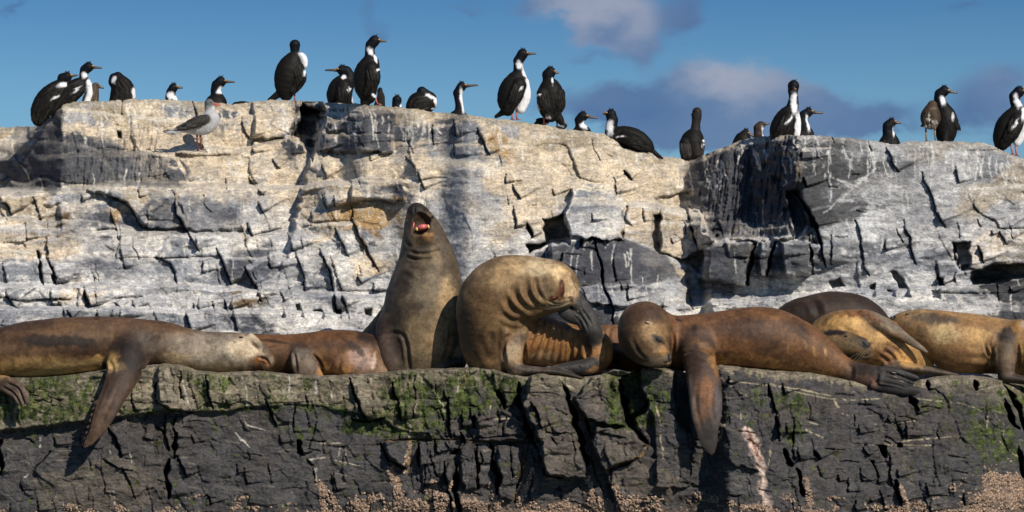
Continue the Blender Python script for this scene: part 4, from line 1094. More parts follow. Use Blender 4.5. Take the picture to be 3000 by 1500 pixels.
def skin(chains, h, blend, carve=()):
    """chains: list of (Q, blend or None). returns vertices, quads."""
    allq = np.concatenate([c[0] for c in chains])
    rad = allq[:, 3]; rk = rad / allq[:, 4]
    lo = np.array([(allq[:, 0] - rad).min(), (allq[:, 1] - rk).min(), (allq[:, 2] - rad).min()]) - 3 * h - .02
    hi = np.array([(allq[:, 0] + rad).max(), (allq[:, 1] + rk).max(), (allq[:, 2] + rad).max()]) + 3 * h + .02
    n = np.ceil((hi - lo) / h).astype(int) + 1
    gx = (lo[0] + h * np.arange(n[0])).astype(np.float32); gy = (lo[1] + h * np.arange(n[1])).astype(np.float32); gz = (lo[2] + h * np.arange(n[2])).astype(np.float32)
    F = np.full(tuple(n), 0.3, np.float32)
    for Q, bl in chains:
        bl = blend if bl is None else bl
        mg = bl + 2.5 * h
        r_ = Q[:, 3]; k_ = r_ / Q[:, 4]
        def rng(c, r, g, m):
            a = np.searchsorted(g, (c - r).min() - m); b = np.searchsorted(g, (c + r).max() + m)
            return max(0, a - 1), min(len(g), b + 1)
        X0, X1 = rng(Q[:, 0], r_, gx, mg); Y0, Y1 = rng(Q[:, 1], k_, gy, mg); Z0, Z1 = rng(Q[:, 2], r_, gz, mg)
        G = np.full((X1 - X0, Y1 - Y0, Z1 - Z0), 0.3, np.float32)
        for i in range(len(Q) - 1):
            q = Q[i:i + 2]
            a0, a1 = rng(q[:, 0], q[:, 3], gx, mg); b0, b1 = rng(q[:, 1], q[:, 3] / q[:, 4], gy, mg); c0, c1 = rng(q[:, 2], q[:, 3], gz, mg)
            a0 = max(a0, X0); b0 = max(b0, Y0); c0 = max(c0, Z0); a1 = min(a1, X1); b1 = min(b1, Y1); c1 = min(c1, Z1)
            if a1 <= a0 or b1 <= b0 or c1 <= c0:
                continue
            f = seg_field(gx[a0:a1, None, None], gy[None, b0:b1, None], gz[None, None, c0:c1], q[0].astype(np.float32), q[1].astype(np.float32))
            sl = G[a0 - X0:a1 - X0, b0 - Y0:b1 - Y0, c0 - Z0:c1 - Z0]
            np.minimum(sl, f, out=sl)
        S = F[X0:X1, Y0:Y1, Z0:Z1]
        hh = np.maximum(bl - np.abs(S - G), 0) / max(bl, 1e-6)
        F[X0:X1, Y0:Y1, Z0:Z1] = np.minimum(S, G) - hh * hh * bl * 0.25
    for (Q, bl) in carve:
        g = np.full(F.shape, 0.3, np.float32)
        for i in range(len(Q) - 1):
            g = np.minimum(g, seg_field(gx[:, None, None], gy[None, :, None], gz[None, None, :], Q[i].astype(np.float32), Q[i + 1].astype(np.float32)))
        S = F; G = -g
        hh = np.maximum(bl - np.abs(S - G), 0) / bl
        F = np.maximum(S, G) + hh * hh * bl * 0.25
    # surface nets
    I = F < 0
    c = I[:-1, :-1, :-1].astype(np.int8)
    tot = np.zeros_like(c)
    for a in (0, 1):
        for b in (0, 1):
            for d in (0, 1):
                tot += I[a:I.shape[0] - 1 + a, b:I.shape[1] - 1 + b, d:I.shape[2] - 1 + d]
    act = (tot > 0) & (tot < 8)
    ci, cj, ck = np.nonzero(act)
    idx = np.full(act.shape, -1, np.int32); idx[ci, cj, ck] = np.arange(len(ci))
    acc = np.zeros((len(ci), 3)); cnt = np.zeros(len(ci))
    corners = [(a, b, d) for a in (0, 1) for b in (0, 1) for d in (0, 1)]
    vals = {k: F[ci + k[0], cj + k[1], ck + k[2]] for k in corners}
    for a in corners:
        for ax in range(3):
            if a[ax]:
                continue
            b = list(a); b[ax] = 1; b = tuple(b)
            fa, fb = vals[a], vals[b]
            m = (fa < 0) != (fb < 0)
            t = np.where(m, fa / np.where(m, fa - fb, 1), 0)
            p = np.array(a, float)[None].repeat(len(ci), 0)
            p[:, ax] = t
            acc += p * m[:, None]; cnt += m
    V = acc / cnt[:, None] + np.stack([ci, cj, ck], -1)
    V = V * h + lo
    quads = []
    for ax in range(3):
        o1, o2 = [(1, 2), (2, 0), (0, 1)][ax]
        sl0 = [slice(None)] * 3; sl1 = [slice(None)] * 3
        sl0[ax] = slice(0, -1); sl1[ax] = slice(1, None)
        for o in (o1, o2):
            sl0[o] = slice(1, -1); sl1[o] = slice(1, -1)
        A = I[tuple(sl0)]; Bq = I[tuple(sl1)]
        e = np.nonzero(A != Bq)
        ins = A[e]
        base = [e[0].copy(), e[1].copy(), e[2].copy()]
        base[o1] += 1; base[o2] += 1

        def cell(d1, d2):
            q = [base[0].copy(), base[1].copy(), base[2].copy()]
            q[o1] += d1; q[o2] += d2
            return idx[q[0], q[1], q[2]]
        q = np.stack([cell(-1, -1), cell(0, -1), cell(0, 0), cell(-1, 0)], -1)
        q[~ins] = q[~ins][:, ::-1]
        quads.append(q)
    Qd = np.concatenate(quads)
    Qd = Qd[(Qd >= 0).all(1)]
    return V, Qd


def vnormals(V, Fq):
    a = V[Fq[:, 2]] - V[Fq[:, 0]]; b = V[Fq[:, 3]] - V[Fq[:, 1]]
    n = np.cross(a, b)
    N = np.zeros_like(V)
    for j in range(4):
        for ax in range(3):
            N[:, ax] += np.bincount(Fq[:, j], n[:, ax], minlength=len(V))
    return N / (np.linalg.norm(N, axis=1, keepdims=True) + 1e-12)


def relax(V, Fq, it=1, f=0.5):
    for _ in range(it):
        S = np.zeros_like(V); C = np.zeros(len(V))
        for a, b in ((0, 1), (1, 2), (2, 3), (3, 0)):
            for ax in range(3):
                S[:, ax] += np.bincount(Fq[:, a], V[Fq[:, b], ax], minlength=len(V)) + np.bincount(Fq[:, b], V[Fq[:, a], ax], minlength=len(V))
            C += np.bincount(Fq[:, a], minlength=len(V)) + np.bincount(Fq[:, b], minlength=len(V))
        V = V * (1 - f) + f * S / np.maximum(C, 1)[:, None]
    return V


def topx(V):
    return 1500 + V[:, 0] * FPX / V[:, 1], HOR - V[:, 2] * FPX / V[:, 1]


def creases(V, N, L):
    """L: (polyline px, half width px, depth m). pushes the near side in along lines: folds of skin."""
    px, py = topx(V)
    face = smooth(0.0, 0.5, -N[:, 1])
    out = np.zeros(len(V))
    for (poly, w, dep) in L:
        x0 = min(p[0] for p in poly) - 4 * w; x1 = max(p[0] for p in poly) + 4 * w
        y0 = min(p[1] for p in poly) - 4 * w; y1 = max(p[1] for p in poly) + 4 * w
        s = np.nonzero((px > x0) & (px < x1) & (py > y0) & (py < y1))[0]
        if len(s) == 0:
            continue
        best = np.full(len(s), 1e9); bt = np.zeros(len(s))
        cp = catmull(poly, max(2, (len(poly) - 1) * 5))
        for i in range(len(cp) - 1):
            d, t, _ = seg_dist(px[s], py[s], cp[i], cp[i + 1])
            q = d < best
            best = np.where(q, d, best); bt = np.where(q, (i + t) / (len(cp) - 1), bt)
        tp = np.clip(1 - np.abs(bt * 2 - 1) ** 2.5, 0.05, 1)
        g = np.exp(-(best / w) ** 2) - 0.45 * np.exp(-((best - 2.1 * w) / (0.9 * w)) ** 2)
        out[s] += -dep * g * tp * face[s]
    return V + N * out[:, None]


def paintv(V, C, L, seed=0):
    """L: (px, row, rx, ry, angle deg, colour, strength) patches of coat colour and painted side light with ragged edges"""
    px, py = topx(V)
    nx = fbm(px / 22, py / 16, 4, seed + 1, .6); ny = fbm(px / 17, py / 20, 4, seed + 2, .6)
    for (x, y, rx, ry, ang, c, s) in L:
        a = math.radians(ang)
        dx = px - x + nx * min(rx, 26) * .6; dy = py - y + ny * min(ry, 22) * .6
        u = (dx * math.cos(a) + dy * math.sin(a)) / rx; v = (-dx * math.sin(a) + dy * math.cos(a)) / ry
        m = (1 - smooth(0.45, 1.12, np.sqrt(u * u + v * v))) * min(1, s * 1.12)
        C += (np.array(c) - C) * m[:, None]
    return C


def front_depth(V, x, y, r=4):
    px, py = topx(V)
    d2 = (px - x) ** 2 + (py - y) ** 2
    s = d2 < r * r
    if not s.any():
        s = d2 <= d2.min() + 9
    return V[s, 1].min()


def ellipsoid(name, parent, cx, cy, d, rx, ry, rd, mat, ang=0, n=12, tip=None):
    """small rounded solid: px centre, px radii, depth radius m"""
    x, y, z = at(cx, cy, d)
    s = d / FPX
    V = []; Fc = []
    m = n // 2 + 1
    for i in range(m + 1):
        th = math.pi * i / m
        for j in range(n):
            ph = 2 * math.pi * j / n
            a = math.cos(th); b = math.sin(th) * math.cos(ph); c = math.sin(th) * math.sin(ph)
            V.append((a * rx * s, c * rd, b * ry * s))
    for i in range(m):
        for j in range(n):
            Fc.append((i * n + j, i * n + (j + 1) % n, (i + 1) * n + (j + 1) % n, (i + 1) * n + j))
    V = np.array(V); ca, sa = math.cos(math.radians(ang)), math.sin(math.radians(ang))
    R = V.copy(); R[:, 0] = V[:, 0] * ca - V[:, 2] * sa; R[:, 2] = V[:, 0] * sa + V[:, 2] * ca
    return mesh_from(name, R + np.array([x, y, z]), Fc, parent, mat)


def tube(paths, name, parent, mat, n=5):
    """paths: list of lists of (x, y, z, r) world"""
    V = []; Fc = []
    for P in paths:
        P = np.asarray(P, float)
        base = len(V)
        for i in range(len(P)):
            t = P[min(i + 1, len(P) - 1), :3] - P[max(i - 1, 0), :3]
            t /= np.linalg.norm(t) + 1e-9
            u = np.cross(t, (0, 1, 0.17)); u /= np.linalg.norm(u) + 1e-9
            w = np.cross(t, u)
            for j in range(n):
                a = 2 * math.pi * j / n
                V.append(P[i, :3] + P[i, 3] * (math.cos(a) * u + math.sin(a) * w))
        for i in range(len(P) - 1):
            for j in range(n):
                Fc.append((base + i * n + j, base + i * n + (j + 1) % n, base + (i + 1) * n + (j + 1) % n, base + (i + 1) * n + j))
        V.append(P[0, :3]); V.append(P[-1, :3])
        for j in range(n):
            Fc.append((len(V) - 2, base + (j + 1) % n, base + j, len(V) - 2))
            e = base + (len(P) - 1) * n
            Fc.append((len(V) - 1, e + j, e + (j + 1) % n, len(V) - 1))
    me = bpy.data.meshes.new(name)
    faces = [tuple(dict.fromkeys(f)) for f in Fc]
    me.from_pydata([tuple(v) for v in V], [], faces)
    for p in me.polygons:
        p.use_smooth = True
    me.materials.append(mat)
    o = bpy.data.objects.new(name, me)
    COL.objects.link(o)
    o.parent = parent
    return o


def pxpath(L, d, r0, r1=None, dd=0.0):
    n = len(L); out = []
    for i, p in enumerate(L):
        t = i / max(1, n - 1)
        x, y, z = at(p[0], p[1], d + dd * t + (p[2] if len(p) > 2 else 0))
        out.append((x, y, z, r0 + ((r1 if r1 is not None else r0) - r0) * t))
    return out


def rebase(root, kids_world=True):
    """children were built in world coordinates: keep them there under an empty at the thing's base"""
    for ch in root.children:
        M = ch.data
        loc = Vector(root.location)
        co = np.empty(len(M.vertices) * 3, np.float32); M.vertices.foreach_get('co', co)
        co = co.reshape(-1, 3) - np.array(loc, np.float32)
        M.vertices.foreach_set('co', co.ravel()); M.update()


def animal(name, label, cat, d0, chains, cols, h, blend, paint=(), crs=(), carve=(), mat=None, group=None, nz=0.004, nzf=6, body='body', relaxn=2, base=None, seed=0, sigma=0.012, crk=1.15):
    """chains: dict key -> (stations, blend, per, ripple)"""
    Q = {}; ch = []
    for k, c in chains.items():
        st, bl = c[0], c[1]
        per = c[2] if len(c) > 2 else 4
        q = mkchain(st, d0, per, c[3] if len(c) > 3 else None)
        Q[k] = q; ch.append((q, bl))
    cv = [(mkchain(c[0], d0, 4), c[1]) for c in carve]
    V, Fq = skin(ch, h, blend, cv)
    V = relax(V, Fq, relaxn)
    N = vnormals(V, Fq)
    if nz:
        V = V + N * (nz * noise3(V, nzf, 7 + seed) + nz * .45 * noise3(V, nzf * 3.1, 17 + seed))[:, None]
        N = vnormals(V, Fq)
    if crs:
        V = creases(V, N, [(p, w, dp * crk) for (p, w, dp) in crs])
    W = []
    for k in Q:
        W.append(chain_at(V, Q[k]))
    W = np.array(W); W = np.exp(-(W - W.min(0)) / sigma)
    W /= W.sum(0)
    C = sum(W[i][:, None] * np.array(cols[k])[None] for i, k in enumerate(Q))
    C = paintv(V, C, paint, seed)
    if mat is None:
        lum = np.clip(C.mean(1, keepdims=True), .01, 1)
        C = C * 2.05 * lum ** .57        # coat albedo: wet dark backs against pale dry bellies
        px, py = topx(V)
        C = C * (1 + 0.30 * fbm(px / 34, py / 24, 4, 900 + seed, .6) + 0.18 * fbm(px / 8, py / 7, 3, 930 + seed, .6))[:, None]
    if base is None:
        base = (V[:, 0].mean(), V[:, 1].mean(), V[:, 2].min())
    root = thing(name, label, cat, base, group)
    o = mesh_from(body, V, Fq, root, mat or FUR, C)
    return root, V, o

# ------------------------------------------------------------------ sea lions
M_SKIN = mat_plain('brown_nose_skin', (0.13, 0.085, 0.05), 0.5, 0.3)
GL = 'sea lions resting on the rock ledge'
BR = (.175, .095, .046); DB = (.045, .026, .016); TN = (.36, .22, .10); GD = (.42, .24, .085); GY = (.26, .21, .155); FLP = (.060, .050, .046); LG = (.40, .32, .22); RU = (.27, .115, .036)
HS = 0.0082


def whiskers(root, d, specs, mat=None, r=0.0007):
    P = []
    for (x0, y0, x1, y1, bx, by, dd) in specs:
        pp = []
        for i in range(7):
            t = i / 6
            x = x0 + (x1 - x0) * t + bx * 4 * t * (1 - t); y = y0 + (y1 - y0) * t + by * 4 * t * (1 - t)
            wx, wy, wz = at(x, y, d - dd * t)
            pp.append((wx, wy, wz, r * (1 - 0.6 * t)))
        P.append(pp)
    tube(P, 'whiskers', root, mat or M_WHISK, 4)


def lion_left():
    ch = {
        'body': ([(-170, 1075, 40, .1), (-90, 1050, 52, .05), (-20, 1036, 66), (60, 1026, 80), (150, 1018, 85), (240, 1010, 83), (330, 1004, 76), (400, 1003, 70), (470, 1004, 64), (530, 1018, 61), (590, 1031, 61), (650, 1033, 61), (700, 1032, 57), (737, 1036, 47), (766, 1046, 35), (782, 1055, 25, -.02)], .03),
        'flip': ([(385, 1015, 62, -.08, .7), (368, 1070, 56, -.24, .5), (346, 1128, 42, -.37, .3), (313, 1198, 34, -.47, .2), (287, 1254, 25, -.50, .18), (264, 1290, 15, -.50, .2), (246, 1310, 4, -.50, .3)], .05, 14),
        'hind1': ([(-110, 1080, 26, .0), (-30, 1112, 20, -.25), (30, 1118, 14, -.36, .8), (72, 1150, 11, -.42, .8), (82, 1183, 8, -.44, .7)], .012),
        'hind2': ([(-110, 1080, 26, 0), (-30, 1118, 18, -.24), (20, 1128, 12, -.35, .8), (58, 1160, 9, -.41, .8), (68, 1192, 6, -.43, .7)], .004),
        'hind3': ([(-110, 1080, 26, 0), (-30, 1124, 16, -.24), (10, 1140, 10, -.34, .8), (44, 1165, 8, -.40, .8), (58, 1186, 5, -.42, .7)], .004),
        'brow': ([(735, 990, 14, -.05), (750, 1002, 13, -.06), (765, 1018, 10, -.06)], .02),
    }
    for i in range(8):      # scalloped rear edge of the flipper
        t = i / 7
        x = 274 + (243 - 274) * t; y = 1175 + (1295 - 1175) * t
        ch['t%d' % i] = ([(x + 22, y + 2, 12, -.45, .25), (x - 3 - 2 * t, y + 8, 4, -.47, .3)], .006)
    cols = {k: FLP for k in ch}
    cols.update(body=BR, flip=(.115, .068, .042), hind1=(.16, .10, .065), hind2=(.15, .095, .06), hind3=(.13, .08, .05), brow=LG)
    for i in range(8):
        cols['t%d' % i] = (.12, .075, .048)
    paint = [(60, 1075, 200, 34, -4, (.34, .21, .085), .95), (330, 1048, 90, 26, -8, (.42, .25, .09), .95), (250, 1075, 160, 24, -5, (.42, .28, .12), .8), (120, 1095, 100, 14, 0, (.40, .30, .16), .7), (180, 1000, 150, 22, 3, DB, .8), (80, 955, 100, 20, -8, (.11, .06, .035), .7), (260, 1030, 90, 14, 0, (.09, .04, .02), .7), (330, 950, 160, 16, 3, (.17, .10, .06), .6),
             (430, 1010, 75, 45, 15, (.13, .095, .07), .85), (380, 1040, 70, 50, 60, DB, .9), (340, 1130, 50, 40, 110, (.085, .045, .028), .7),
             (560, 1030, 110, 70, 5, GY, .95), (660, 1035, 110, 70, 0, (.32, .27, .20), .95), (510, 1050, 60, 26, 10, (.46, .34, .2), .7), (720, 1020, 60, 40, 10, (.44, .35, .24), .9), (620, 990, 100, 22, 3, (.22, .18, .145), .7), (640, 1080, 100, 20, 2, (.30, .22, .12), .7),
             (775, 1020, 30, 10, 45, (.17, .12, .08), .8), (752, 1012, 22, 7, 45, (.13, .075, .035), .9), (770, 1058, 26, 14, 20, (.30, .12, .04), .8), (785, 1074, 16, 12, 0, (.42, .20, .10), .7), (795, 1055, 10, 14, 0, (.28, .22, .15), .7), (300, 1240, 30, 60, 20, (.17, .10, .06), .6), (660, 1052, 22, 14, 30, (.17, .14, .11), .5),
             (270, 1300, 30, 12, 120, (.19, .12, .075), .6), (320, 1180, 14, 50, 25, (.21, .12, .07), .5), (60, 1150, 60, 40, 30, (.20, .14, .10), .6), (85, 1180, 8, 24, 0, (.10, .085, .08), .7)]
    crs = [([(752, 1048), (770, 1049), (784, 1058), (787, 1074)], 3.2, .014), ([(300, 1060), (310, 1075), (306, 1095)], 5, .012), ([(318, 1055), (330, 1078), (322, 1098)], 5, .010), ([(455, 1068), (430, 1076), (412, 1090)], 5, .01), ([(470, 985), (452, 1000), (440, 1030)], 9, .01),
           ([(20, 1122), (55, 1140), (72, 1186)], 2.6, .01), ([(5, 1132), (40, 1152), (62, 1190)], 2.6, .01), ([(320, 1100), (290, 1180), (262, 1260)], 4, .004), ([(350, 1120), (320, 1190), (285, 1265)], 4, .004)]
    root, V, o = animal('sea_lion', 'leftmost sea lion, lying flat with pale head and long front flipper hanging over moss', 'sea lion', 19.98, ch, cols, HS, .035, paint, crs, group=GL, nz=.006, seed=1)
    d = front_depth(V, 707, 988)
    ellipsoid('closed_eye', root, 706, 988, d + .004, 6.5, 2.4, .008, M_EYE, -12)
    d = front_depth(V, 690, 1001); ellipsoid('ear', root, 688, 1001, d + .004, 6, 2.6, .008, M_EAR, -25)
    d = front_depth(V, 772, 1044); ellipsoid('nostril', root, 772, 1045, d + .002, 3.2, 2.6, .005, M_EYE)
    whiskers(root, d, [(770, 1064, 792, 1092, 4, 6, .03), (776, 1066, 800, 1088, 4, 5, .03), (764, 1064, 778, 1094, 4, 4, .03)])
    rebase(root)


def lion_brown_behind():
    ch = {
        'body': ([(640, 1050, 50, .1), (710, 1036, 58), (780, 1040, 61), (860, 1042, 62), (950, 1034, 66), (1020, 1036, 68), (1075, 1045, 64), (1112, 1062, 48), (1130, 1085, 30)], .03),
        'flip': ([(880, 1030, 26, -.14), (885, 1060, 36, -.20, .6), (905, 1095, 36, -.20, .5), (925, 1120, 30, -.2, .5)], .03),
        'thigh': ([(1020, 1070, 40, -.12), (1070, 1080, 44, -.12), (1110, 1095, 32, -.1)], .04),
    }
    cols = dict(body=(.20, .095, .038), flip=(.16, .12, .09), thigh=(.26, .16, .10))
    paint = [(850, 985, 200, 22, 2, (.22, .10, .04), .8), (830, 1070, 50, 40, 0, (.10, .05, .022), .8), (760, 1070, 50, 40, 0, (.13, .07, .03), .7), (980, 1088, 70, 30, -10, (.46, .23, .07), .95), (1010, 1062, 70, 26, -20, (.30, .15, .07), .7), (1060, 1050, 50, 34, 20, (.34, .24, .20), .7), (1080, 990, 50, 24, 35, (.07, .035, .022), .85),
             (1040, 1020, 50, 10, 40, DB, .6), (865, 1050, 18, 36, 20, (.22, .17, .13), .7), (905, 1060, 30, 40, 0, (.20, .15, .11), .8), (940, 1085, 14, 24, 0, (.34, .17, .06), .7), (800, 1000, 60, 6, 8, DB, .6), (770, 1022, 50, 5, -12, DB, .55), (1095, 1060, 8, 36, 10, (.45, .35, .28), .5), (940, 1010, 100, 14, 0, (.14, .06, .025), .6)]
    crs = [([(860, 1030), (866, 1060), (870, 1098)], 4, .012), ([(905, 1030), (935, 1060), (948, 1096)], 4, .012), ([(1000, 1050), (990, 1080), (1000, 1100)], 6, .010), ([(1095, 1010), (1110, 1050), (1108, 1090)], 5, .008)]
    root, V, o = animal('sea_lion', 'reddish brown sea lion between the pale sleeping head and the open mouthed one', 'sea lion', 20.45, ch, cols, HS, .035, paint, crs, group=GL, nz=.006, seed=2)
    rebase(root)


def lion_roaring():
    ch = {
        'trunk': ([(1222, 1110, 84, .05), (1228, 1050, 98, .02), (1236, 980, 112), (1240, 900, 115), (1250, 830, 102, .02), (1252, 775, 87, .03), (1246, 730, 73, .02), (1240, 690, 60, .0), (1232, 655, 44, .05), (1224, 630, 33, .08)], .03),
        'snout': ([(1242, 680, 44, .06), (1230, 648, 37, .03), (1222, 624, 30, .0), (1212, 612, 15, -.01)], .02),
        'snout2': ([(1230, 640, 26, .0), (1226, 616, 16, -.02)], .012),
        'chin': ([(1252, 725, 40, -.05), (1248, 704, 30, -.11), (1244, 690, 20, -.15)], .02),
        'cheekL': ([(1200, 700, 18, -.02), (1196, 660, 13, -.02), (1203, 630, 12, -.02), (1214, 612, 11, -.02)], .015),
        'cheekR': ([(1278, 700, 18, .02), (1264, 662, 12, -.01), (1252, 634, 11, -.02), (1236, 614, 11, -.02)], .015),
        'rear': ([(1240, 900, 100, .1), (1180, 970, 90, .2), (1110, 1020, 68, .32), (1040, 1060, 50, .42)], .05),
        'armL': ([(1150, 960, 48, -.05), (1142, 1010, 42, -.10), (1152, 1060, 38, -.12), (1175, 1100, 32, -.12)], .04),
        'armR': ([(1318, 880, 36, .06), (1335, 950, 32, .02), (1343, 1010, 30, -.02), (1345, 1050, 26, -.04), (1345, 1066, 20, -.05)], .03),
        'flip': ([(1345, 1064, 18, -.05, 2.0), (1318, 1068, 14, -.08, 3), (1280, 1078, 9, -.1, 4), (1246, 1084, 4, -.12, 4)], .012),
    }
    cols = {k: (.155, .115, .068) for k in ch}
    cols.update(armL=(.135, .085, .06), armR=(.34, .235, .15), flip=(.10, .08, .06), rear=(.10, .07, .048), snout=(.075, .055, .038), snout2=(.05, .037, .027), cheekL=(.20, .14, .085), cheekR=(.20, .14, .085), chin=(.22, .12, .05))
    paint = [(1250, 980, 90, 130, 0, (.23, .165, .09), .7), (1300, 940, 44, 150, 0, (.32, .225, .12), .7), (1180, 900, 30, 120, 12, (.10, .075, .05), .7), (1190, 860, 50, 80, 20, (.14, .105, .07), .6), (1230, 860, 70, 60, 0, (.20, .155, .095), .6), (1245, 725, 34, 20, 0, (.085, .07, .05), .7), (1240, 655, 44, 44, 0, (.13, .085, .045), .7), (1214, 615, 26, 26, 0, (.045, .034, .026), .9), (1250, 688, 26, 8, -8, (.34, .18, .07), .9), (1200, 760, 30, 60, 0, (.11, .085, .06), .6), (1205, 650, 20, 40, 10, (.06, .045, .032), .6), (1290, 700, 20, 60, -20, (.13, .10, .07), .6),  # coat patches; golden right side holds a painted highlight, left side painted darker
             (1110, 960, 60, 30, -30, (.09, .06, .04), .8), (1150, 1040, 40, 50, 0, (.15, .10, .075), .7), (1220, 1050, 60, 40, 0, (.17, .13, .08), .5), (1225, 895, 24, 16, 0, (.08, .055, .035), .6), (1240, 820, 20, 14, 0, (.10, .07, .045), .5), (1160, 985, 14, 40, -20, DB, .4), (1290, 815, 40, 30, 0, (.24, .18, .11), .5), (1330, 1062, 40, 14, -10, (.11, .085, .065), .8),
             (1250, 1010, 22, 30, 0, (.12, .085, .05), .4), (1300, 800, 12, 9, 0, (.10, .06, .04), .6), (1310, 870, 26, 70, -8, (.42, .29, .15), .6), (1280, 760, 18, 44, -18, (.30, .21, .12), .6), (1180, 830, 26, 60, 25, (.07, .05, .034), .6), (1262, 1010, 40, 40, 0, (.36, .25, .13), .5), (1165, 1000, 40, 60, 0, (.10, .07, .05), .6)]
    crs = [([(1196, 736), (1225, 744), (1262, 742), (1296, 731)], 4.5, .016), ([(1190, 752), (1222, 760), (1268, 757)], 4.5, .018), ([(1186, 700), (1196, 716), (1206, 726)], 5, .008), ([(1190, 782), (1220, 790), (1250, 786)], 6, .006), ([(1175, 968), (1190, 1005), (1196, 1050), (1200, 1095)], 5, .016), ([(1320, 940), (1318, 1000), (1300, 1060)], 5, .014), ([(1175, 800), (1200, 812), (1215, 830)], 7, .006), ([(1215, 606), (1213, 625)], 2.5, .006), ([(1120, 985), (1160, 975), (1185, 990)], 5, .008)]
    root, V, o = animal('sea_lion', 'greyish brown sea lion sitting upright with head thrown back and red mouth open', 'sea lion', 20.5, ch, cols, HS, .035, paint, crs,
                        carve=[([(1232, 636, 18, -.17), (1237, 652, 28, -.16), (1230, 668, 26, -.15)], .006), ([(1232, 638, 16, -.07), (1237, 653, 27, -.07), (1230, 667, 24, -.07)], .006)], group=GL, nz=.006, seed=3)
    d = 20.5
    ellipsoid('mouth_lining', root, 1234, 654, d + .03, 30, 30, .03, M_MOUTH)
    ellipsoid('tongue', root, 1237, 666, d - .075, 17, 10, .045, M_TONGUE, 14)
    ellipsoid('gum', root, 1211, 662, d - .08, 3.4, 12, .02, M_TONGUE, -12)
    ellipsoid('tooth', root, 1221, 671, d - .15, 3.6, 6, .008, M_TOOTH, 15)
    ellipsoid('tooth', root, 1255, 664, d - .15, 3.6, 6.5, .008, M_TOOTH, 15)
    dd = front_depth(V, 1265, 640); ellipsoid('eye', root, 1266, 638, dd + .014, 4, 7, .012, M_EYE, -35)
    dd = front_depth(V, 1215, 606); ellipsoid('nose', root, 1222, 603, dd + .03, 11, 6, .02, M_NOSE, 10)
    W = []
    rnd = random.Random(3)
    for i in range(12):
        a = math.radians(rnd.uniform(20, 100)); L = rnd.uniform(22, 42)
        W.append((1246 + rnd.uniform(-8, 6), 615 + rnd.uniform(-6, 8), 1248 + L * math.cos(a), 612 - L * math.sin(a), rnd.uniform(-3, 5), rnd.uniform(-4, 4), .04))
    for i in range(8):
        L = rnd.uniform(28, 46)
        W.append((1196, 628 + i * 3, 1196 - L, 622 + i * 4, 0, rnd.uniform(2, 6), .03))
    whiskers(root, dd, W, M_WHISKD, .0011)
    rebase(root)


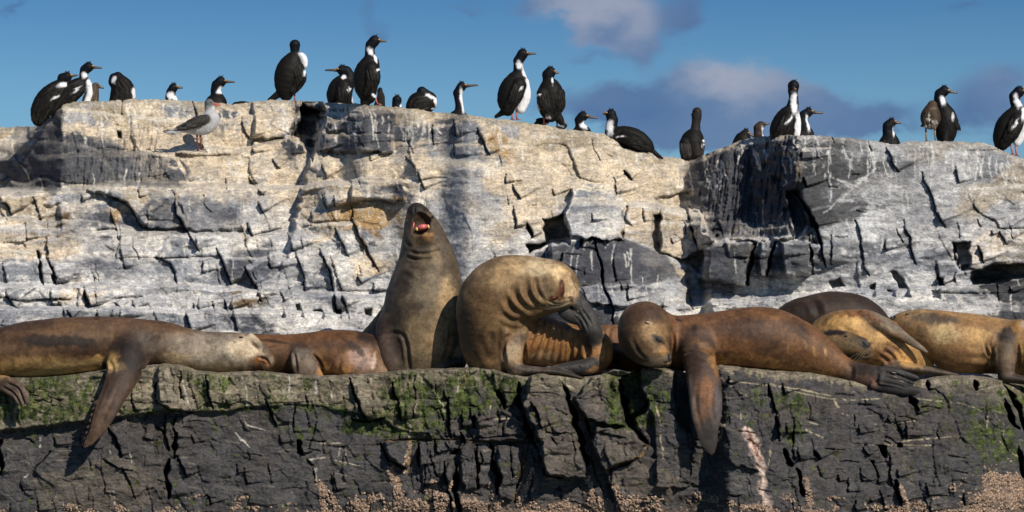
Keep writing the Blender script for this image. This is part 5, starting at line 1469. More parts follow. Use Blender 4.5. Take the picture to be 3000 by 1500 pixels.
def lion_scratching():
    ch = {
        'body': ([(1450, 1062, 74, .0), (1440, 1010, 90, -.02), (1442, 950, 102, -.05), (1450, 890, 110, -.08), (1480, 858, 108, -.10), (1525, 846, 99, -.12), (1572, 842, 88, -.15), (1615, 838, 76, -.18), (1640, 842, 57, -.2)], .03),
        'muzzle': ([(1622, 846, 64, -.2), (1645, 858, 46, -.25), (1652, 868, 34, -.28)], .03),
        'chest': ([(1500, 930, 70, -.02), (1500, 1000, 44, .0), (1495, 1060, 34, .0)], .04),
        'belly': ([(1500, 985, 76, .10), (1560, 992, 76, .09), (1620, 1005, 69, .10), (1680, 1014, 62, .12), (1728, 1022, 60, .06), (1748, 1036, 46, 0)], .02, 6),
        'hip': ([(1742, 1010, 44, .0), (1748, 1045, 42, -.04), (1742, 1066, 30, -.06)], .04),
        'arm': ([(1510, 975, 36, -.12), (1502, 1015, 33, -.17), (1500, 1050, 31, -.18), (1508, 1078, 24, -.18)], .02),
        'armflip': ([(1510, 1082, 21, -.18, 1.4), (1560, 1086, 14, -.20, 2), (1620, 1088, 10, -.22, 3), (1670, 1098, 7, -.22, 3), (1726, 1114, 2.5, -.22, 3)], .015),
        'hindlow': ([(1750, 1062, 26, -.08), (1718, 1074, 23, -.14, 1.2), (1670, 1078, 18, -.16, 1.5), (1620, 1082, 10, -.18, 2)], .012),
        'shank': ([(1738, 1010, 30, -.05), (1738, 980, 27, -.10), (1728, 955, 30, -.14, .7), (1712, 925, 32, -.16, .55), (1698, 900, 30, -.18, .45)], .02),
        'toe1': ([(1690, 935, 18, -.18, .6), (1668, 925, 19, -.22, .5), (1650, 914, 16, -.24, .5), (1636, 904, 8, -.24, .5)], .006),
        'toe2': ([(1700, 905, 16, -.2, .5), (1684, 890, 13, -.22, .5), (1668, 884, 10, -.18, .5)], .006),
        'toe3': ([(1706, 895, 14, -.18, .5), (1694, 876, 9, -.18, .5), (1686, 862, 7, -.14, .5)], .004),
        'toe4': ([(1712, 900, 12, -.14, .5), (1705, 880, 12, -.14, .5), (1695, 865, 12, -.10, .5)], .004),
        'toe5': ([(1700, 890, 12, -.10, .5), (1692, 848, 9, -.04, .5), (1700, 834, 8.5, -.02, .5), (1714, 833, 7.5, -.02, .5), (1727, 835, 2.5, -.02, .5)], .004),
    }
    cols = {k: (.25, .155, .07) for k in ch}
    f = (.075, .072, .072)
    for k in ('shank', 'toe1', 'toe2', 'toe3', 'toe4', 'toe5', 'hindlow'):
        cols[k] = f
    cols.update(armflip=(.085, .068, .055), arm=(.30, .20, .11), belly=(.30, .145, .05), hip=(.34, .16, .05), muzzle=(.34, .235, .12), chest=(.25, .13, .055))
    paint = [(1560, 780, 110, 34, 3, (.46, .36, .22), .8), (1480, 800, 90, 40, -35, (.36, .24, .12), .7), (1400, 900, 60, 90, 10, (.22, .125, .055), .7), (1430, 1010, 80, 60, 0, (.16, .085, .038), .7), (1370, 960, 40, 80, 0, (.13, .08, .045), .6), (1640, 800, 40, 24, 40, (.50, .36, .19), .8), (1670, 850, 30, 40, 0, (.42, .29, .16), .8), (1600, 860, 50, 40, 0, (.30, .20, .10), .6), (1636, 868, 12, 24, 0, (.26, .10, .04), .6),
             (1510, 900, 40, 50, 0, (.26, .14, .06), .6), (1560, 920, 40, 20, 0, (.20, .12, .05), .5), (1420, 800, 50, 30, -40, (.26, .18, .1), .6), (1500, 1030, 26, 40, 0, (.36, .27, .17), .7), (1520, 995, 30, 20, 0, (.13, .10, .075), .5), (1580, 1050, 80, 24, 0, (.44, .29, .16), .6), (1640, 970, 90, 20, 8, (.36, .19, .08), .6), (1775, 1040, 20, 40, 0, (.42, .20, .055), .8), (1755, 1080, 40, 16, -10, (.32, .17, .07), .7), (1560, 1084, 60, 14, 0, (.15, .12, .10), .7), (1500, 1095, 40, 10, 0, (.24, .17, .12), .7), (1450, 1080, 60, 20, 0, (.10, .055, .03), .6),
             (1730, 960, 22, 50, -25, (.11, .10, .095), .5), (1650, 832, 20, 30, 10, (.36, .22, .1), .6), (1622, 874, 16, 9, 15, (.09, .045, .025), .9), (1646, 848, 8, 32, -8, (.16, .05, .03), .85), (1672, 876, 12, 9, 30, (.10, .07, .05), .8), (1682, 830, 4, 26, -25, (.12, .09, .06), .6), (1600, 850, 26, 26, 0, (.22, .15, .09), .6), (1480, 900, 60, 30, 50, (.17, .09, .04), .5)]
    crs = [([(1640, 818), (1648, 832), (1647, 858), (1634, 876), (1618, 880)], 3.2, .016), ([(1668, 812), (1678, 830), (1684, 850)], 3, .008), ([(1660, 880), (1672, 872), (1680, 876)], 2.5, .008), ([(1538, 815), (1545, 860), (1568, 892), (1600, 905)], 8, .017), ([(1566, 806), (1572, 848), (1596, 888)], 6, .013), ([(1500, 835), (1515, 875), (1550, 905), (1590, 914)], 8, .019), ([(1482, 868), (1500, 905), (1545, 928)], 9, .018), ([(1470, 915), (1505, 940), (1562, 934)], 8, .017), ([(1604, 880), (1640, 892), (1668, 882)], 3, .010), ([(1468, 945), (1505, 962), (1548, 956)], 9, .012),
           ([(1500, 975), (1480, 995), (1476, 1030), (1482, 1070)], 5, .016), ([(1532, 985), (1536, 1030), (1532, 1072)], 5, .014), ([(1440, 970), (1445, 1010), (1460, 1060)], 10, .012), ([(1470, 960), (1462, 1000), (1470, 1050)], 8, .014), ([(1415, 1000), (1430, 1040), (1450, 1070)], 10, .008),
           ([(1572, 925), (1566, 975), (1540, 1040)], 4.5, .013), ([(1593, 932), (1588, 980), (1556, 1062)], 4, .010), ([(1607, 940), (1604, 990), (1578, 1066)], 5.5, .014), ([(1628, 946), (1620, 1005), (1608, 1060)], 4, .009), ([(1640, 950), (1641, 1000), (1629, 1068)], 5, .013), ([(1660, 954), (1655, 1010), (1650, 1050)], 3.6, .008), ([(1677, 957), (1674, 1012), (1668, 1064)], 5, .008), ([(1694, 962), (1695, 1012), (1688, 1060)], 5, .010),
           ([(1692, 912), (1712, 940), (1724, 968)], 2.5, .008), ([(1700, 900), (1722, 930), (1735, 955)], 2.5, .008), ([(1676, 918), (1700, 945), (1712, 975)], 2.5, .008), ([(1760, 990), (1782, 1020), (1778, 1060)], 5, .012), ([(1690, 1072), (1700, 1080), (1690, 1090)], 3, .004), ([(1720, 1066), (1730, 1078), (1722, 1090)], 3, .004)]
    root, V, o = animal('sea_lion', 'golden brown sea lion twisting round to scratch its face with a dark hind flipper', 'sea lion', 20.15, ch, cols, 0.0074, .035, paint, crs,
                        carve=[([(1724, 1020, 13, -.10), (1724, 1038, 14, -.10)], .01)], group=GL, nz=.005, seed=4, sigma=.008)
    d = front_depth(V, 1645, 845)
    ellipsoid('scar', root, 1643, 846, d + .006, 3, 13, .006, M_WOUND, -8)
    d = front_depth(V, 1620, 872); ellipsoid('closed_eye', root, 1622, 873, d + .003, 8, 3.4, .007, M_WOUND, 15)
    d = front_depth(V, 1676, 876, 6); ellipsoid('nose', root, 1674, 874, d + .017, 8, 5, .017, M_SKIN, 40)
    d = front_depth(V, 1655, 888)
    whiskers(root, d - .004, [(1662, 884, 1610, 888, 0, 6, .03), (1664, 888, 1600, 896, 0, 6, .03), (1660, 892, 1580, 901, 0, 5, .03), (1654, 895, 1590, 905, 0, 4, .03), (1666, 880, 1620, 880, 0, 6, .02)], None, .0011)
    for (x, y) in ((1693, 912), (1702, 905), (1690, 925)):
        d = front_depth(V, x, y); ellipsoid('nail', root, x, y, d, 3, 1.6, .004, M_NAIL, -40)
    rebase(root)


def lion_behind_mid():
    ch = {'body': ([(1700, 1030, 52), (1750, 1018, 64), (1810, 1018, 66), (1860, 1035, 56), (1920, 1050, 40), (1990, 1060, 32)], .03)}
    root, V, o = animal('sea_lion', 'half hidden rust brown sea lion lying between the scratching one and the drooping head', 'sea lion', 20.55, ch, dict(body=(.20, .09, .038)), .009, .03,
                        [(1800, 1050, 60, 26, 10, (.13, .055, .025), .8), (1800, 970, 60, 20, 0, (.27, .14, .07), .7), (1815, 1020, 22, 12, 30, (.30, .24, .22), .5), (1845, 1065, 50, 12, 0, (.25, .10, .035), .6)],
                        [([(1790, 960), (1782, 990), (1795, 1020)], 5, .01)], group=GL, nz=.006, seed=5)
    rebase(root)


def lion_drooping():
    ch = {
        'head': ([(1887, 962, 78, -.16), (1888, 990, 74, -.22), (1908, 1022, 54, -.28), (1930, 1044, 35, -.32), (1944, 1056, 22, -.33)], .04),
        'neck': ([(1890, 960, 72, -.10), (1950, 990, 72, .0), (2010, 1000, 78, .03), (2070, 996, 80, .04), (2130, 993, 85, .03), (2200, 991, 92, .02), (2265, 996, 91, .03), (2330, 1014, 80, .04), (2390, 1038, 62, .02), (2440, 1066, 44, -.02), (2490, 1088, 33, -.06), (2530, 1098, 30, -.08)], .04),
        'flip': ([(2040, 1010, 54, -.12, .8), (2050, 1065, 47, -.30, .5), (2064, 1130, 49, -.44, .26), (2069, 1195, 47, -.52, .2), (2071, 1250, 36, -.56, .18), (2077, 1295, 26, -.57, .18), (2084, 1322, 12, -.57, .25)], .05, 14),
        'palm': ([(2500, 1092, 32, -.10, .7), (2545, 1102, 34, -.19, .5), (2585, 1110, 34, -.24, .42)], .03),
        'd1': ([(2580, 1084, 12, -.24, .8), (2630, 1090, 11, -.25, .8), (2680, 1106, 7, -.25, .8), (2690, 1109, 4, -.25)], .008),
        'd2': ([(2580, 1098, 8, -.26), (2630, 1106, 8, -.27), (2674, 1122, 5, -.27)], .003),
        'd3': ([(2580, 1110, 8, -.28), (2630, 1120, 8, -.29), (2672, 1132, 5, -.29)], .003),
        'd4': ([(2580, 1122, 8, -.29), (2625, 1130, 8, -.30), (2668, 1140, 5, -.30)], .003),
        'd5': ([(2560, 1132, 12, -.26, .8), (2620, 1140, 15, -.29, .7), (2680, 1146, 15, -.31, .6), (2706, 1149, 12, -.31, .6)], .006),
        'cheek': ([(1905, 1050, 20, -.36), (1925, 1056, 22, -.40), (1945, 1050, 16, -.42)], .02),
        'lid': ([(1924, 986, 13, -.36), (1934, 996, 14, -.365)], .015),
    }
    for i, (x, y) in enumerate([(2112, 1215), (2108, 1240), (2106, 1262), (2102, 1286)]):
        ch['t%d' % i] = ([(x - 24, y - 8, 14, -.54, .2), (x, y + 4, 5, -.55, .3)], .006)
    cols = {k: (.065, .060, .060) for k in ch}
    cols.update(head=(.17, .095, .042), neck=(.225, .105, .042), flip=(.13, .078, .052), palm=(.10, .068, .055), cheek=(.17, .11, .055), lid=(.12, .085, .06))
    paint = [(1880, 920, 70, 34, -5, (.11, .055, .03), .8), (1830, 960, 34, 60, 15, (.10, .058, .035), .7), (1840, 1030, 40, 40, 30, (.09, .052, .03), .7), (1905, 975, 34, 40, -20, (.32, .195, .085), .85), (1945, 975, 22, 40, 0, (.28, .16, .065), .7), (1905, 950, 14, 12, 0, (.38, .27, .15), .6), (1928, 996, 22, 19, 30, (.04, .03, .024), 1.0), (1940, 1025, 18, 16, 40, (.36, .19, .065), .8), (1915, 1020, 22, 16, 40, (.30, .18, .07), .6), (1930, 1058, 36, 14, 10, (.16, .115, .07), .7),
             (2180, 960, 130, 40, 0, (.14, .072, .042), .8), (2080, 930, 60, 20, 0, (.20, .10, .05), .6), (2240, 1010, 60, 40, 0, (.10, .048, .024), .6), (2130, 1045, 80, 20, 4, (.10, .045, .02), .7), (2110, 1060, 40, 20, 10, (.42, .21, .06), .85), (2220, 1062, 120, 24, 6, (.30, .14, .045), .8), (2340, 1080, 130, 24, 10, (.38, .20, .07), .8), (2400, 1050, 60, 34, 35, (.24, .12, .05), .6), (2330, 960, 60, 24, 30, (.10, .048, .026), .7), (2300, 1040, 50, 30, 0, (.20, .10, .045), .5),
             (2070, 1020, 60, 14, 30, (.30, .14, .045), .6), (2100, 1070, 14, 40, -5, (.34, .15, .045), .7), (2030, 1060, 40, 50, 0, (.09, .05, .032), .7), (2070, 1150, 30, 60, 0, (.27, .115, .045), .85), (2065, 1215, 24, 24, 0, (.20, .09, .04), .6), (2024, 1170, 14, 90, -6, (.20, .15, .12), .7), (2110, 1180, 20, 80, 0, (.12, .10, .10), .8), (2080, 1280, 50, 60, 0, (.065, .058, .055), .8),
             (2360, 1010, 6, 18, -10, (.48, .27, .11), .5), (2385, 1030, 6, 20, -10, (.45, .25, .10), .5), (2418, 1030, 5, 22, -10, (.52, .3, .12), .6), (2310, 1020, 4, 16, 0, (.40, .2, .09), .5), (2470, 1085, 30, 24, 0, (.24, .14, .08), .6), (2530, 1115, 60, 20, 10, (.22, .12, .08), .8), (1985, 938, 12, 4, 25, (.05, .03, .02), .8), (2035, 962, 9, 14, 0, (.07, .04, .025), .7), (2300, 1000, 18, 60, 20, (.19, .10, .05), .4)]
    crs = [([(1968, 960), (1974, 1000), (1970, 1050)], 4, .015), ([(2005, 1030), (2040, 1015), (2080, 1025), (2108, 1060)], 7, .010), ([(1990, 1045), (2020, 1030), (2060, 1032)], 4, .007), ([(1920, 992), (1930, 1000), (1940, 1006)], 2, .008), ([(1940, 1062), (1956, 1062), (1966, 1054)], 2.5, .008), ([(1830, 1000), (1850, 1040), (1880, 1064)], 6, .008), ([(1850, 990), (1870, 1030), (1895, 1055)], 5, .006),
           ([(2590, 1092), (2630, 1098), (2668, 1114)], 2.4, .012), ([(2570, 1104), (2620, 1112), (2664, 1127)], 2.4, .012), ([(2570, 1118), (2620, 1126), (2660, 1137)], 2.4, .010), ([(2100, 1100), (2085, 1180), (2100, 1260)], 5, .004), ([(2045, 1110), (2040, 1190), (2060, 1270)], 5, .004), ([(2480, 1060), (2496, 1085), (2486, 1116)], 6, .006)]
    root, V, o = animal('sea_lion', 'chestnut sea lion with round drooping head and orange patched front flipper hanging down', 'sea lion', 20.08, ch, cols, 0.0074, .035, paint, crs, group=GL, nz=.005, seed=6, sigma=.01)
    d = front_depth(V, 1928, 997); ellipsoid('closed_eye', root, 1928, 998, d + .002, 8, 2.2, .006, M_EYE, -42)
    d = front_depth(V, 1898, 945); ellipsoid('ear', root, 1898, 945, d - .004, 7, 3.6, .009, M_EAR, -20)
    d = front_depth(V, 1960, 1050, 6); ellipsoid('nose', root, 1961, 1049, d + .013, 7.5, 12, .018, M_NOSE, -12)
    W = []
    rnd = random.Random(4)
    for i in range(11):
        x = 1918 + i * 4
        a = math.radians(205 + i * 8)
        L = 46 - i * 2.4
        W.append((x, 1050 + (i % 3) * 4, x + L * math.cos(a), 1050 - L * math.sin(a) * .75, 0, 4, .03))
    d = front_depth(V, 1935, 1052)
    whiskers(root, d, W)
    for (x, y) in ((2618, 1092), (2622, 1105), (2640, 1118)):
        d = front_depth(V, x, y); ellipsoid('nail', root, x, y, d, 7, 2, .004, M_NAIL, -10)
    rebase(root)


def lion_dark_back():
    ch = {'body': ([(2270, 960, 34, .05), (2330, 938, 56), (2390, 932, 70), (2450, 930, 77), (2505, 940, 76), (2550, 958, 60), (2580, 975, 42)], .03)}
    root, V, o = animal('sea_lion', 'dark chocolate brown sea lion lying behind the others, only its rounded back showing', 'sea lion', 21.0, ch, dict(body=(.075, .042, .027)), .009, .03,
                        [(2400, 870, 80, 14, -6, (.12, .075, .05), .5), (2480, 890, 60, 30, 0, (.11, .075, .055), .4), (2570, 925, 14, 14, 0, (.16, .05, .02), .6)],
                        [([(2370, 870), (2392, 900), (2400, 930)], 10, .012)], group=GL, nz=.008, seed=7)
    rebase(root)


def lion_golden_curled():
    ch = {
        'body': ([(2400, 1005, 40, .1), (2430, 985, 62, .05), (2480, 983, 76), (2530, 988, 79), (2585, 1010, 76), (2640, 1036, 62), (2685, 1056, 44), (2708, 1070, 28)], .03),
        'head': ([(2400, 1004, 30, -.16), (2440, 1008, 42, -.22), (2485, 1014, 41, -.26), (2515, 1020, 33, -.29), (2535, 1024, 26, -.30)], .02),
        'muz': ([(2522, 1030, 26, -.30), (2538, 1034, 22, -.30)], .012),
        'brow': ([(2500, 1002, 16, -.32), (2530, 1006, 16, -.33), (2542, 1014, 10, -.33)], .012),
        'flipU': ([(2530, 925, 20, -.10), (2560, 938, 24, -.16, .7), (2610, 962, 22, -.20, .6), (2650, 988, 15, -.22, .6), (2690, 1014, 9, -.22, .6), (2715, 1031, 4, -.22, .6)], .012),
        'flipL': ([(2600, 1072, 16, -.12), (2650, 1076, 15, -.16, 1.2), (2710, 1084, 12, -.18, 1.8), (2765, 1093, 8, -.2, 2), (2808, 1099, 3, -.2, 2)], .02),
        'hindtip': ([(2755, 1072, 5, .0), (2775, 1080, 5, -.02), (2800, 1094, 4, -.05)], .003),
        'hindtip2': ([(2745, 1080, 5, .0), (2768, 1088, 5, -.02), (2790, 1098, 4, -.05)], .003),
    }
    cols = dict(body=GD, head=(.20, .125, .055), muz=(.17, .12, .065), brow=(.11, .08, .055), flipU=(.22, .17, .12), flipL=(.14, .105, .075), hindtip=(.2, .12, .08), hindtip2=(.2, .12, .08))
    paint = [(2420, 925, 50, 24, -30, (.26, .15, .06), .8), (2500, 915, 60, 16, 0, (.24, .11, .045), .8), (2560, 935, 40, 16, 30, (.26, .11, .045), .7), (2500, 945, 50, 20, 0, (.50, .31, .12), .6), (2590, 1030, 50, 40, 30, (.24, .11, .055), .75), (2660, 1060, 60, 20, 30, (.48, .27, .09), .7), (2570, 1000, 30, 30, 0, (.52, .33, .13), .6), (2620, 980, 60, 14, 35, (.30, .17, .08), .6), (2440, 975, 40, 9, -5, (.05, .035, .024), .9), (2540, 1010, 16, 14, 0, (.055, .05, .048), .9),
             (2490, 1010, 26, 16, 0, (.20, .15, .07), .6), (2505, 1040, 30, 14, 10, (.06, .035, .02), .6), (2535, 1040, 16, 16, 0, (.15, .12, .07), .6), (2475, 1050, 20, 12, 0, (.36, .28, .18), .5), (2670, 1000, 30, 8, 35, (.17, .12, .08), .6), (2700, 1090, 90, 10, 5, (.11, .09, .07), .6), (2600, 960, 40, 8, 28, (.34, .28, .2), .6)]
    crs = [([(2600, 1010), (2630, 1030), (2640, 1055)], 5, .007), ([(2585, 1025), (2612, 1042), (2622, 1062)], 5, .007), ([(2570, 1040), (2595, 1052), (2605, 1068)], 5, .006), ([(2508, 1032), (2500, 1044), (2490, 1050)], 2.5, .008), ([(2528, 1044), (2545, 1042), (2552, 1028)], 2.5, .007), ([(2455, 950), (2480, 965), (2510, 985)], 6, .006), ([(2522, 1000), (2530, 1010), (2526, 1022)], 2.5, .006)]
    root, V, o = animal('sea_lion', 'curled golden sea lion with small dark head and pointed flipper across its side', 'sea lion', 20.55, ch, cols, 0.0074, .03, paint, crs, group=GL, nz=.005, seed=8, sigma=.008)
    d = front_depth(V, 2545, 1012, 6); ellipsoid('nose', root, 2540, 1011, d + .016, 9, 10, .019, M_NOSE, 20)
    d = front_depth(V, 2478, 985); ellipsoid('closed_eye', root, 2478, 985, d + .003, 5, 3, .006, M_EYE, 0)
    d = front_depth(V, 2525, 1042)
    whiskers(root, d, [(2520, 1036, 2498, 1056, -2, 2, .02), (2526, 1038, 2508, 1060, -2, 2, .02), (2532, 1040, 2518, 1062, -2, 2, .02), (2514, 1034, 2488, 1050, -2, 2, .02)], None, .0011)
    rebase(root)


def lion_right():
    ch = {
        'body': ([(2618, 945, 15, .1), (2645, 950, 36, .08), (2690, 962, 56, .04), (2740, 980, 72, .02), (2795, 1000, 86), (2850, 1008, 88), (2905, 1012, 84, .0), (2960, 1018, 80), (3040, 1024, 78), (3120, 1030, 66), (3200, 1045, 45)], .03),
        'chest': ([(2985, 975, 40, -.12), (3010, 1020, 46, -.14), (3030, 1060, 40, -.1)], .05),
        'arm': ([(2945, 990, 32, -.13), (2945, 1030, 32, -.20), (2945, 1070, 30, -.22), (2950, 1092, 24, -.23)], .03),
        'flip': ([(2940, 1104, 17, -.23, 1.6), (2990, 1112, 15, -.25, 2), (3050, 1120, 12, -.27, 2.4), (3120, 1128, 6, -.28, 2.5)], .015),
        'hindA': ([(2735, 1085, 6, .04), (2765, 1078, 6, .0), (2790, 1086, 5, -.04), (2805, 1098, 4, -.06)], .006),
        'hindB': ([(2740, 1092, 6, .04), (2762, 1088, 6, .0), (2782, 1094, 5, -.04), (2795, 1102, 4, -.06)], .006),
    }
    cols = dict(body=(.35, .205, .085), chest=(.33, .17, .06), arm=(.17, .115, .07), flip=(.095, .07, .052), hindA=(.22, .13, .09), hindB=(.22, .13, .09))
    paint = [(2690, 915, 70, 16, -8, (.33, .22, .11), .6), (2740, 935, 90, 20, 4, (.13, .10, .075), .75), (2650, 950, 34, 20, 20, (.20, .15, .10), .6), (2770, 975, 60, 34, 10, (.50, .36, .18), .8), (2700, 975, 34, 24, 30, (.20, .14, .08), .5), (2870, 950, 80, 20, 4, (.28, .15, .06), .7), (2860, 985, 50, 30, 0, (.46, .28, .10), .6), (2800, 1040, 60, 34, 10, (.30, .15, .07), .6), (2850, 1075, 90, 20, 4, (.27, .15, .065), .7), (2780, 1050, 30, 40, 20, (.42, .24, .10), .5),
             (2945, 985, 30, 26, 0, (.075, .055, .042), .85), (2955, 1060, 18, 50, 0, (.20, .14, .09), .5), (2895, 1030, 20, 40, 10, (.20, .11, .05), .6), (2995, 985, 20, 20, 0, (.30, .18, .08), .5), (2995, 950, 14, 14, 0, (.26, .24, .20), .5), (2990, 1010, 14, 40, 0, (.44, .26, .10), .6), (2617, 928, 9, 9, 0, (.05, .035, .028), .9), (2900, 1085, 40, 20, 30, (.12, .07, .04), .6)]
    crs = [([(2905, 985), (2900, 1010), (2912, 1040), (2905, 1060)], 4, .014), ([(2885, 1005), (2892, 1030), (2903, 1048)], 4, .010), ([(2912, 1000), (2908, 1040), (2912, 1090)], 4, .014), ([(2978, 1000), (2984, 1040), (2980, 1090)], 4, .012), ([(2890, 1085), (2860, 1092), (2830, 1090)], 5, .006), ([(2820, 1045), (2870, 1050), (2895, 1045)], 8, .006)]
    root, V, o = animal('sea_lion', 'large tan sea lion stretched out at the far right end of the ledge', 'sea lion', 20.5, ch, cols, HS, .035, paint, crs, group=GL, nz=.006, seed=9)
    d = front_depth(V, 2658, 920); ellipsoid('closed_eye', root, 2658, 920, d + .003, 6, 2.4, .007, M_EYE, 0)
    d = front_depth(V, 2616, 932, 6); ellipsoid('nose', root, 2613, 933, d + .008, 7, 6, .014, M_NOSE, 20)
    rebase(root)


for fn in (lion_left, lion_brown_behind, lion_roaring, lion_scratching, lion_behind_mid, lion_drooping, lion_dark_back, lion_golden_curled, lion_right):
    fn()

# ------------------------------------------------------------------ birds
GC = 'cormorants along the top of the cliff'
BLK = (.004, .0055, .009); BWG = (.008, .0072, .0062); WHT = (.74, .74, .76); BRN = (.050, .034, .022)
BACK = [(0, 0), (0.12, .004), (0.3, .018), (0.55, .05), (0.9, .10), (1.4, .19), (2.0, .30), (2.8, .48), (3.8, .75), (5.0, 1.1)]


def stand_depth(px, row):
    """depth on the cliff top, at this column, where the ground shows at the given photo row"""
    D0 = float(np.interp(px, UPU, UPD[0])); c = float(np.interp(px, UPU, UPCR)); Z0 = (HOR - c) * D0 / FPX
    best = D0 + .10
    for i in range(200):
        bd = .05 + i * .024
        dz = np.interp(bd, [b[0] for b in BACK], [b[1] for b in BACK])
        r = HOR - (Z0 - dz) * FPX / (D0 + bd)
        best = D0 + bd
        if r >= row:
            break
    return best


def bird(label, foot, chains, head, bill=None, white=(), cols=None, legs=(), crest=True, bl=.009, knob=True, eye=True, cat='cormorant', name='cormorant', group=GC, back=BLK, billmat=None, bdep=0.0, d=None, footmat=None, crs=(), seed=0, h=.0064, billr=3.0, crestdir=(0, -1), feathers=True):
    hx, hy, hr = head
    if d is None:
        d = stand_depth(*foot)
    ch = {}; cc = {}
    for k, st in chains.items():
        b = .006 if k in ('tail', 'wing', 'wing2', 'belly') else bl
        fr = .93 if k == 'body' and name == 'cormorant' else 1.0
        ch[k] = ([tuple(p) if len(p) > 3 else (p[0], p[1], p[2] * fr, 0, .85) for p in st], b, 3)
        cc[k] = (cols or {}).get(k, BWG if k in ('body', 'wing', 'wing2', 'tail') else back)
    if 'neck' in chains:
        nx = chains['neck'][-1]
        ch['head'] = ([(nx[0], nx[1], nx[2], nx[3] if len(nx) > 3 else 0, .9), (hx, hy, hr, bdep * .3, .95)], bl, 3)
    else:
        ch['head'] = ([(hx - 1, hy + 1, hr), (hx, hy, hr)], bl, 3)
    cc['head'] = (cols or {}).get('head', back)
    wl = []
    for w in white:
        wl.append((w[0], w[1], w[2], w[3], w[4] if len(w) > 4 else 0, w[5] if len(w) > 5 else WHT, w[6] if len(w) > 6 else 1.0))
    root, V, o = animal(name, label, cat, d, ch, cc, h, bl, wl, crs, mat=FEATHER, group=group, nz=.0035, nzf=16, seed=seed, sigma=.006, relaxn=1, base=None)
    s = d / FPX
    if bill:
        bx, by = bill
        dx, dy = bx - hx, by - hy
        L = math.hypot(dx, dy); ux, uy = dx / L, dy / L
        x0, y0 = hx + ux * hr * .7, hy + uy * hr * .7
        P = [(x0, y0, 0), (x0 + (bx - x0) * .4, y0 + (by - y0) * .4, bdep * .5), (x0 + (bx - x0) * .85, y0 + (by - y0) * .85, bdep * .9), (bx, by + 1.2, bdep)]
        pp = []
        for (p, r) in zip(P, (billr * 2.0, billr * 1.25, billr, billr * .7)):
            x, y, z = at(p[0], p[1], d + p[2]); pp.append((x, y, z, r * s))
        tube([pp], 'bill', root, billmat or M_BILL, 7)
        if eye:
            ex, ey = hx + ux * hr * .35, hy - 3.0
            fd = front_depth(V, ex, ey)
            ellipsoid('eye', root, ex, ey, fd, 2.0, 2.0, .004, M_EYE)
        if knob:
            kx, ky = hx + ux * hr * .85, hy + uy * hr * .85 - 4.5
            fd = front_depth(V, kx, ky)
            ellipsoid('bill_knob', root, kx, ky, fd + .003, 4.0, 2.8, .008, M_CARUNCLE)
    if crest:
        P = []
        rnd = random.Random(seed + 5)
        for i in range(5):
            a = (i - 2) * .35 + rnd.uniform(-.15, .15)
            cx, cy = hx - 2 + i * 1.6, hy - hr * .8
            L = rnd.uniform(5, 8)
            ex = cx + L * (crestdir[0] + math.sin(a)); ey = cy + L * crestdir[1]
            x, y, z = at(cx, cy, d); x2, y2, z2 = at(ex, ey, d)
            P.append([(x, y, z, 2.0 * s), ((x + x2) / 2, y, (z + z2) / 2, 1.3 * s), (x2, y2, z2, .4 * s)])
        tube(P, 'crest', root, M_BLACK, 5)
    # layered wing feathers lying over the body
    wk = [k for k in ('wing', 'wing2') if k in chains] or (['body'] if len(chains.get('body', ())) > 2 and feathers else [])
    for k in wk:
        Q = catmull([p[:3] for p in chains[k]], 12)
        if k == 'body':
            Q = Q[::-1] if Q[0][1] > Q[-1][1] else Q
        rnd = random.Random(seed * 7 + len(k))
        FV = []; FF = []; FC = []
        for i in range(11):
            for jj in range(4):
                q = Q[min(11, i)]; nq = Q[min(11, i + 1)]; pq = Q[max(0, i - 1)]
                tx, ty = nq[0] - pq[0], nq[1] - pq[1]
                L = math.hypot(tx, ty) + 1e-6; tx /= L; ty /= L
                o_ = ((jj + .5) / 4 - .5) * 1.5 * q[2] + rnd.uniform(-2, 2)
                cx = q[0] - ty * o_; cy = q[1] + tx * o_
                ln = rnd.uniform(15, 25); wd = rnd.uniform(2.8, 4.2)
                fd = front_depth(V, cx, cy, 5)
                ex, ey = cx + tx * ln, cy + ty * ln
                fe = front_depth(V, ex, ey, 5)
                if fe - fd > .05 or abs(ex - Q[-1][0]) > 70:
                    fe = fd + .02
                wf = 1.0
                cl = np.array((BWG if back == BLK else back) if cols is None or k not in cols else cols[k]) * rnd.uniform(.5, 2.3)
                pr = [(-.1, .5, .002), (.35, 1.0, -.001), (.75, .8, -.003), (1.0, .12, -.003)]
                b0 = len(FV)
                for (t_, w_, up) in pr:
                    for sgn in (-1, 0, 1):
                        X = cx + tx * ln * t_ - ty * wd * w_ * sgn; Y = cy + ty * ln * t_ + tx * wd * w_ * sgn
                        FV.append(at(X, Y, fd + (fe - fd) * max(0, t_) + up + (.002 if sgn else -.001)))
                        FC.append(cl * (1.25 if sgn else .85))
                for a_ in range(3):
                    for c_ in range(2):
                        v0 = b0 + a_ * 3 + c_
                        FF.append((v0, v0 + 1, v0 + 4, v0 + 3))
        FV = np.array(FV); FC = paintv(FV, np.array(FC), [w for w in wl if min(w[2], w[3]) < 14 or w[3] > 16], seed)
        mesh_from('wing_feathers', FV, np.array(FF), root, FEATHER, FC)
    for (x0, y0, x1, y1) in legs:
        P = [pxpath([(x0, y0 - 4), ((x0 + x1) / 2, (y0 + y1) / 2), (x1, y1 - 2)], d, 3.2 * s, 2.4 * s)]
        for (tx, td) in ((10, -.02), (13, .0), (7, .02), (-5, .01)):
            P.append(pxpath([(x1, y1 - 1.5, 0), (x1 + tx, y1 + .5, td)], d, 2.4 * s, 1.1 * s))
        tube(P, 'leg', root, footmat or M_FOOT, 5)
    rebase(root)
    return root


